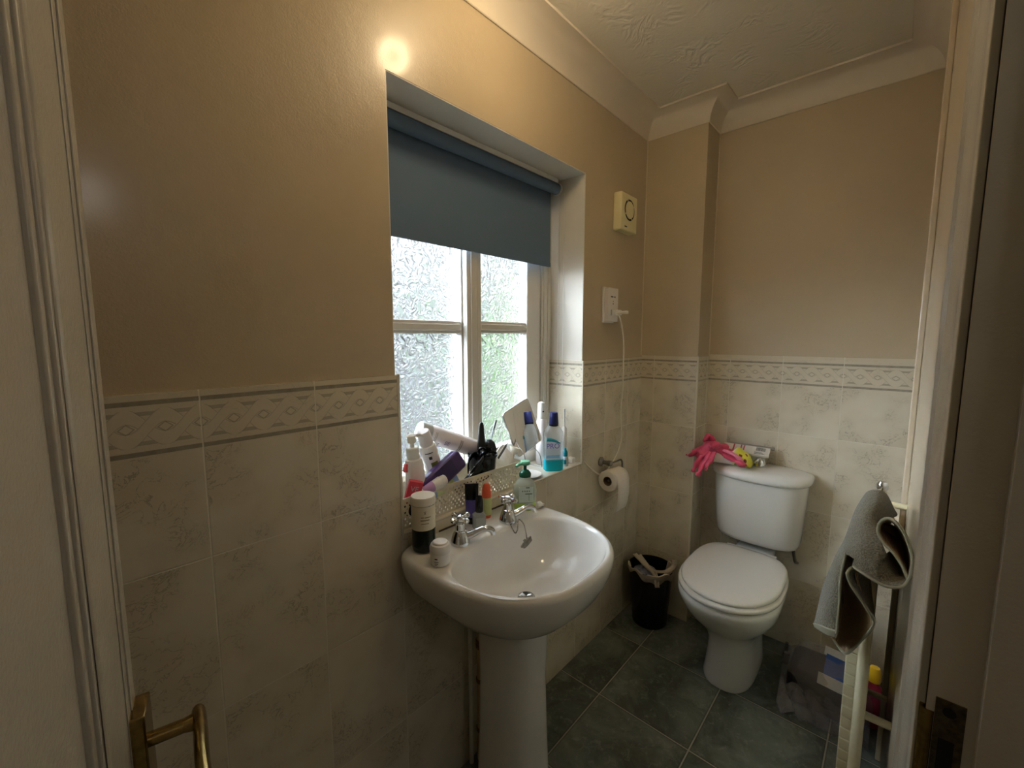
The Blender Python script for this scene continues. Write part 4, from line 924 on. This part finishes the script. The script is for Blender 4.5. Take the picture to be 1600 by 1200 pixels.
# electric toothbrush, interdental bottle, charger
eb = thing('electric_toothbrush', 'white electric toothbrush standing on the sill by the right reveal', 'toothbrush', (1.402, .985, SZ))
MB().lathe([(.014, 0), (.0155, .002), (.0155, .016), (.0125, .018), (.0130, .06), (.0128, .110), (.0105, .142), (.006, .150), (.0045, .152)], 24).build('handle', M_wplast, eb)
MB().tube([(0, 0, .152), (0, 0, .205), (.0, 0, .222)], [.0045, .0032, .0035], 12).build('brush_neck', M_wplast, eb)
hb = MB()
for i in range(5):
    for j in range(3): hb.tube([(-.004, -.002, .207+i*.0035), (-.012, -.006-.001*j, .207+i*.0035+.0003*j)], .0011, 5)
hb.build('bristles', mat('bristle', '#e6eef2', .5), eb)
ib = thing('eye_drop_bottle', 'tiny white bottle with teal cap in front of the toothbrush', 'bottle', (1.372, .957, SZ))
MB().lathe([(.0115, 0), (.0125, .002), (.0125, .034), (.009, .040), (.007, .041)], 22).build('body', mat('grey white plastic', '#bccad2', .3), ib)
MB().lathe([(.0095, .040), (.0100, .041), (.0095, .058), (.006, .064), (.0045, .072), (.0001, .073)], 20).build('cap', mat('teal plastic', '#1397a8', .3), ib)
marks(ib, .0125, [(.010, .018, FA-.8, FA+.1)], mat('teal plastic', '#1397a8', .3), name='label')
cg = thing('brush_charger', 'small white charger block on the sill beside the reveal', 'charger', (1.425, .965, SZ))
MB().box((-.014, -.014, 0), (.014, .014, .022)).build('block', M_wplast, cg, bevel=.005)

# ------------------------------------------------------------------ things standing on the basin
BZ = .8015
j1 = thing('tall_cream_jar', 'tall dark green jar with cream label and lid on the left corner of the basin', 'jar', (.634, .882, BZ))
MB().lathe([(.0001, 0), (.024, 0), (.0285, .004), (.030, .012), (.030, .124), (.028, .128)], 40).build('glass', mat('dark green glass', '#0b1a17', .15), j1)
M_lab = mat('cream paper', '#e6dfc6', .45)
MB().lathe([(.0304, .062), (.0304, .124)], 40, cap0=False, cap1=False).build('label', M_lab, j1)
MB().lathe([(.0295, .124), (.0318, .126), (.0318, .142), (.030, .146), (.0001, .147)], 40).build('lid', mat('cream lid', '#ece8da', .35), j1)
FB = radians(-118)
marks(j1, .0306, [(.106, .0035, FB-.06, FB+.06), (.1115, .0015, FB-.1, FB+.1), (.0965, .0022, FB-.35, FB-.1), (.096, .0022, FB-.04, FB+.5), (.0885, .0028, FB-.38, FB+.36), (.080, .0018, FB-.32, FB+.32)], M_gold)
j2 = thing('white_cream_jar', 'small round white cream jar at the front left corner of the basin', 'jar', (.619, .796, BZ))
MB().lathe([(.0001, 0), (.020, 0), (.0235, .004), (.0240, .010), (.0240, .030), (.023, .031)], 36).build('jar', M_wplast, j2)
MB().lathe([(.0245, .0305), (.0255, .032), (.0255, .044), (.0225, .0505), (.0185, .0525), (.0180, .0555), (.016, .057), (.0001, .0575)], 36).build('lid', M_wplast, j2)
marks(j2, .0242, [(.020, .003, FB-.75, FB-.45), (.0135, .0015, FB-.8, FB-.35), (.009, .0015, FB-.75, FB-.4), (.006, .001, FB-.75, FB-.5)], M_dark)
bt_ = squeeze('black_face_wash_tube', 'black and purple tube standing on its cap at the back of the basin', (.826, .908, BZ+.022), (0, radians(-90), radians(50)), .098, .018, mat('violet plastic', '#5c52a0', .3), M_black, .022, ((.52, 1.0), M_black))
ob = thing('orange_spray_bottle', 'green bottle with orange cap standing between tube and right tap', 'bottle', (.884, .905, BZ))
MB().lathe([(.0145, .010), (.0155, .014), (.0155, .062), (.015, .064)], 24).build('body', mat('lime label', '#c5cf8d', .4), ob)
MB().lathe([(.0125, 0), (.0135, .001), (.0145, .010), (.0001, .011)], 24).build('base', mat('orange plastic cap', '#e0603a', .35), ob)
MB().lathe([(.0150, .064), (.0152, .068), (.0140, .078), (.0135, .088), (.011, .100), (.007, .106), (.0001, .108)], 24).build('cap', mat('orange plastic cap', '#e0603a', .35), ob)
sb = thing('serum_bottle', 'small clear square bottle with black cap between the two taps', 'bottle', (.818, .868, BZ), (0, 0, radians(-30)))
M_ser = mat('clear serum plastic', '#ccd4d2', .1, alpha=.55)
MB().loft([sring(.0175, .0125, 0, 4), sring(.019, .014, .002, 4), sring(.019, .014, .040, 4), sring(.012, .011, .047, 2.5), sring(.009, .009, .050, 2)]).build('body', M_ser, sb)
MB().loft([sring(.0165, .0115, .002, 4), sring(.0165, .0115, .020, 4)]).build('contents', mat('milky gel', '#d9dcd6', .4), sb)
MB().box((-.012, -.0146, .008), (.012, -.0141, .034)).build('label', mat('grey label', '#aab0ae', .4), sb)
MB().lathe([(.0105, .048), (.0115, .050), (.0115, .075), (.0095, .092), (.0085, .094), (.0001, .0945)], 24).build('cap', M_black, sb)
hs = thing('hand_soap_pump', 'clear hand soap bottle with green pump at the right rear corner of the basin', 'soap dispenser', (1.012, .860, BZ), (0, 0, radians(-42))); hs.scale = (1.18, 1.1, .97)
MB().loft([sring(.026, .0155, 0, 3), sring(.0285, .018, .003, 3), sring(.031, .0195, .04, 2.8), sring(.0325, .020, .065, 2.6), sring(.028, .0185, .088, 2.3), sring(.017, .015, .104, 2), sring(.012, .012, .108, 2), sring(.012, .012, .114, 2)]).build('body', mat('pale clear plastic', '#d3e6e2', .1, alpha=.42), hs)
MB().loft([sring(.0262, .0157, -.0002, 3), sring(.0289, .0184, .003, 3), sring(.0302, .0192, .026, 2.9), sring(.028, .0175, .0262, 2.9)]).build('liquid_soap', mat('lime soap', '#b4cf5a', .1), hs)
MB().box((-.018, -.0212, .030), (.020, -.0206, .082)).build('label', mat('frosted label', '#d3e4de', .35), hs)
lm = MB(); lm.box((-.002, -.0216, .057), (.017, -.0212, .060)).box((.008, -.0216, .036), (.009, -.0212, .057)).box((.000, -.0216, .078), (.010, -.0212, .081))
for k in range(4): lm.box((-.010+k*.006, -.0216, .066), (-.0075+k*.006, -.0212, .070))
lm.build('printing', mat('green print', '#1d5b46', .4), hs)
pg = MB(); pg.lathe([(.0155, .110), (.0165, .112), (.0165, .120), (.013, .127), (.010, .131), (.0045, .133), (.0042, .150)], 24)
pg.build('collar', mat('dark green plastic', '#0f5a3f', .25), hs)
ph = MB(); ph.lathe([(.006, .148), (.013, .150), (.0145, .156), (.012, .162), (.0001, .163)], 24); ph.tube([(0, 0, .155), (-.018, -.012, .155), (-.026, -.018, .150)], [.006, .005, .004], 10)
ph.build('pump_head', mat('mint plastic', '#6db592', .3), hs)
ss = thing('soap_sachet', 'crumpled white wrapper behind the hand soap on the basin corner', 'wrapper', (1.050, .835, BZ))
R = []
for i in range(9):
    k = i/8; R.append([((.022*sin(pi*(.08+.84*k))*(1+.2*sin(5*a+i)))*cos(a), .016*sin(pi*(.08+.84*k))*(1+.2*sin(4*a+2*i))*sin(a), .016*k+.002*sin(3*a)) for a in [2*pi*j/24 for j in range(24)]])
MB().loft(R).build('wrapper', mat('white wrapper', '#dcdcd8', .3, bmp=.8, bscale=60, bdist=.004), ss)

# ------------------------------------------------------------------ ceiling lamp (just above the frame)
cl0 = thing('ceiling_lamp', 'small ceiling lamp with a warm bulb above the basin', 'lamp', (.86, .58, ZC))
MB().lathe([(.05, 0), (.05, -.012), (.02, -.018), (.018, -.04), (.0001, -.041)], 28).build('base', M_wplast, cl0)
MB().lathe([(.008, -.04), (.022, -.055), (.028, -.073), (.022, -.092), (.0001, -.101)], 24).build('bulb', mat('warm bulb', '#fff0d8', .4, emit=('#ffd9a0', 6)), cl0)
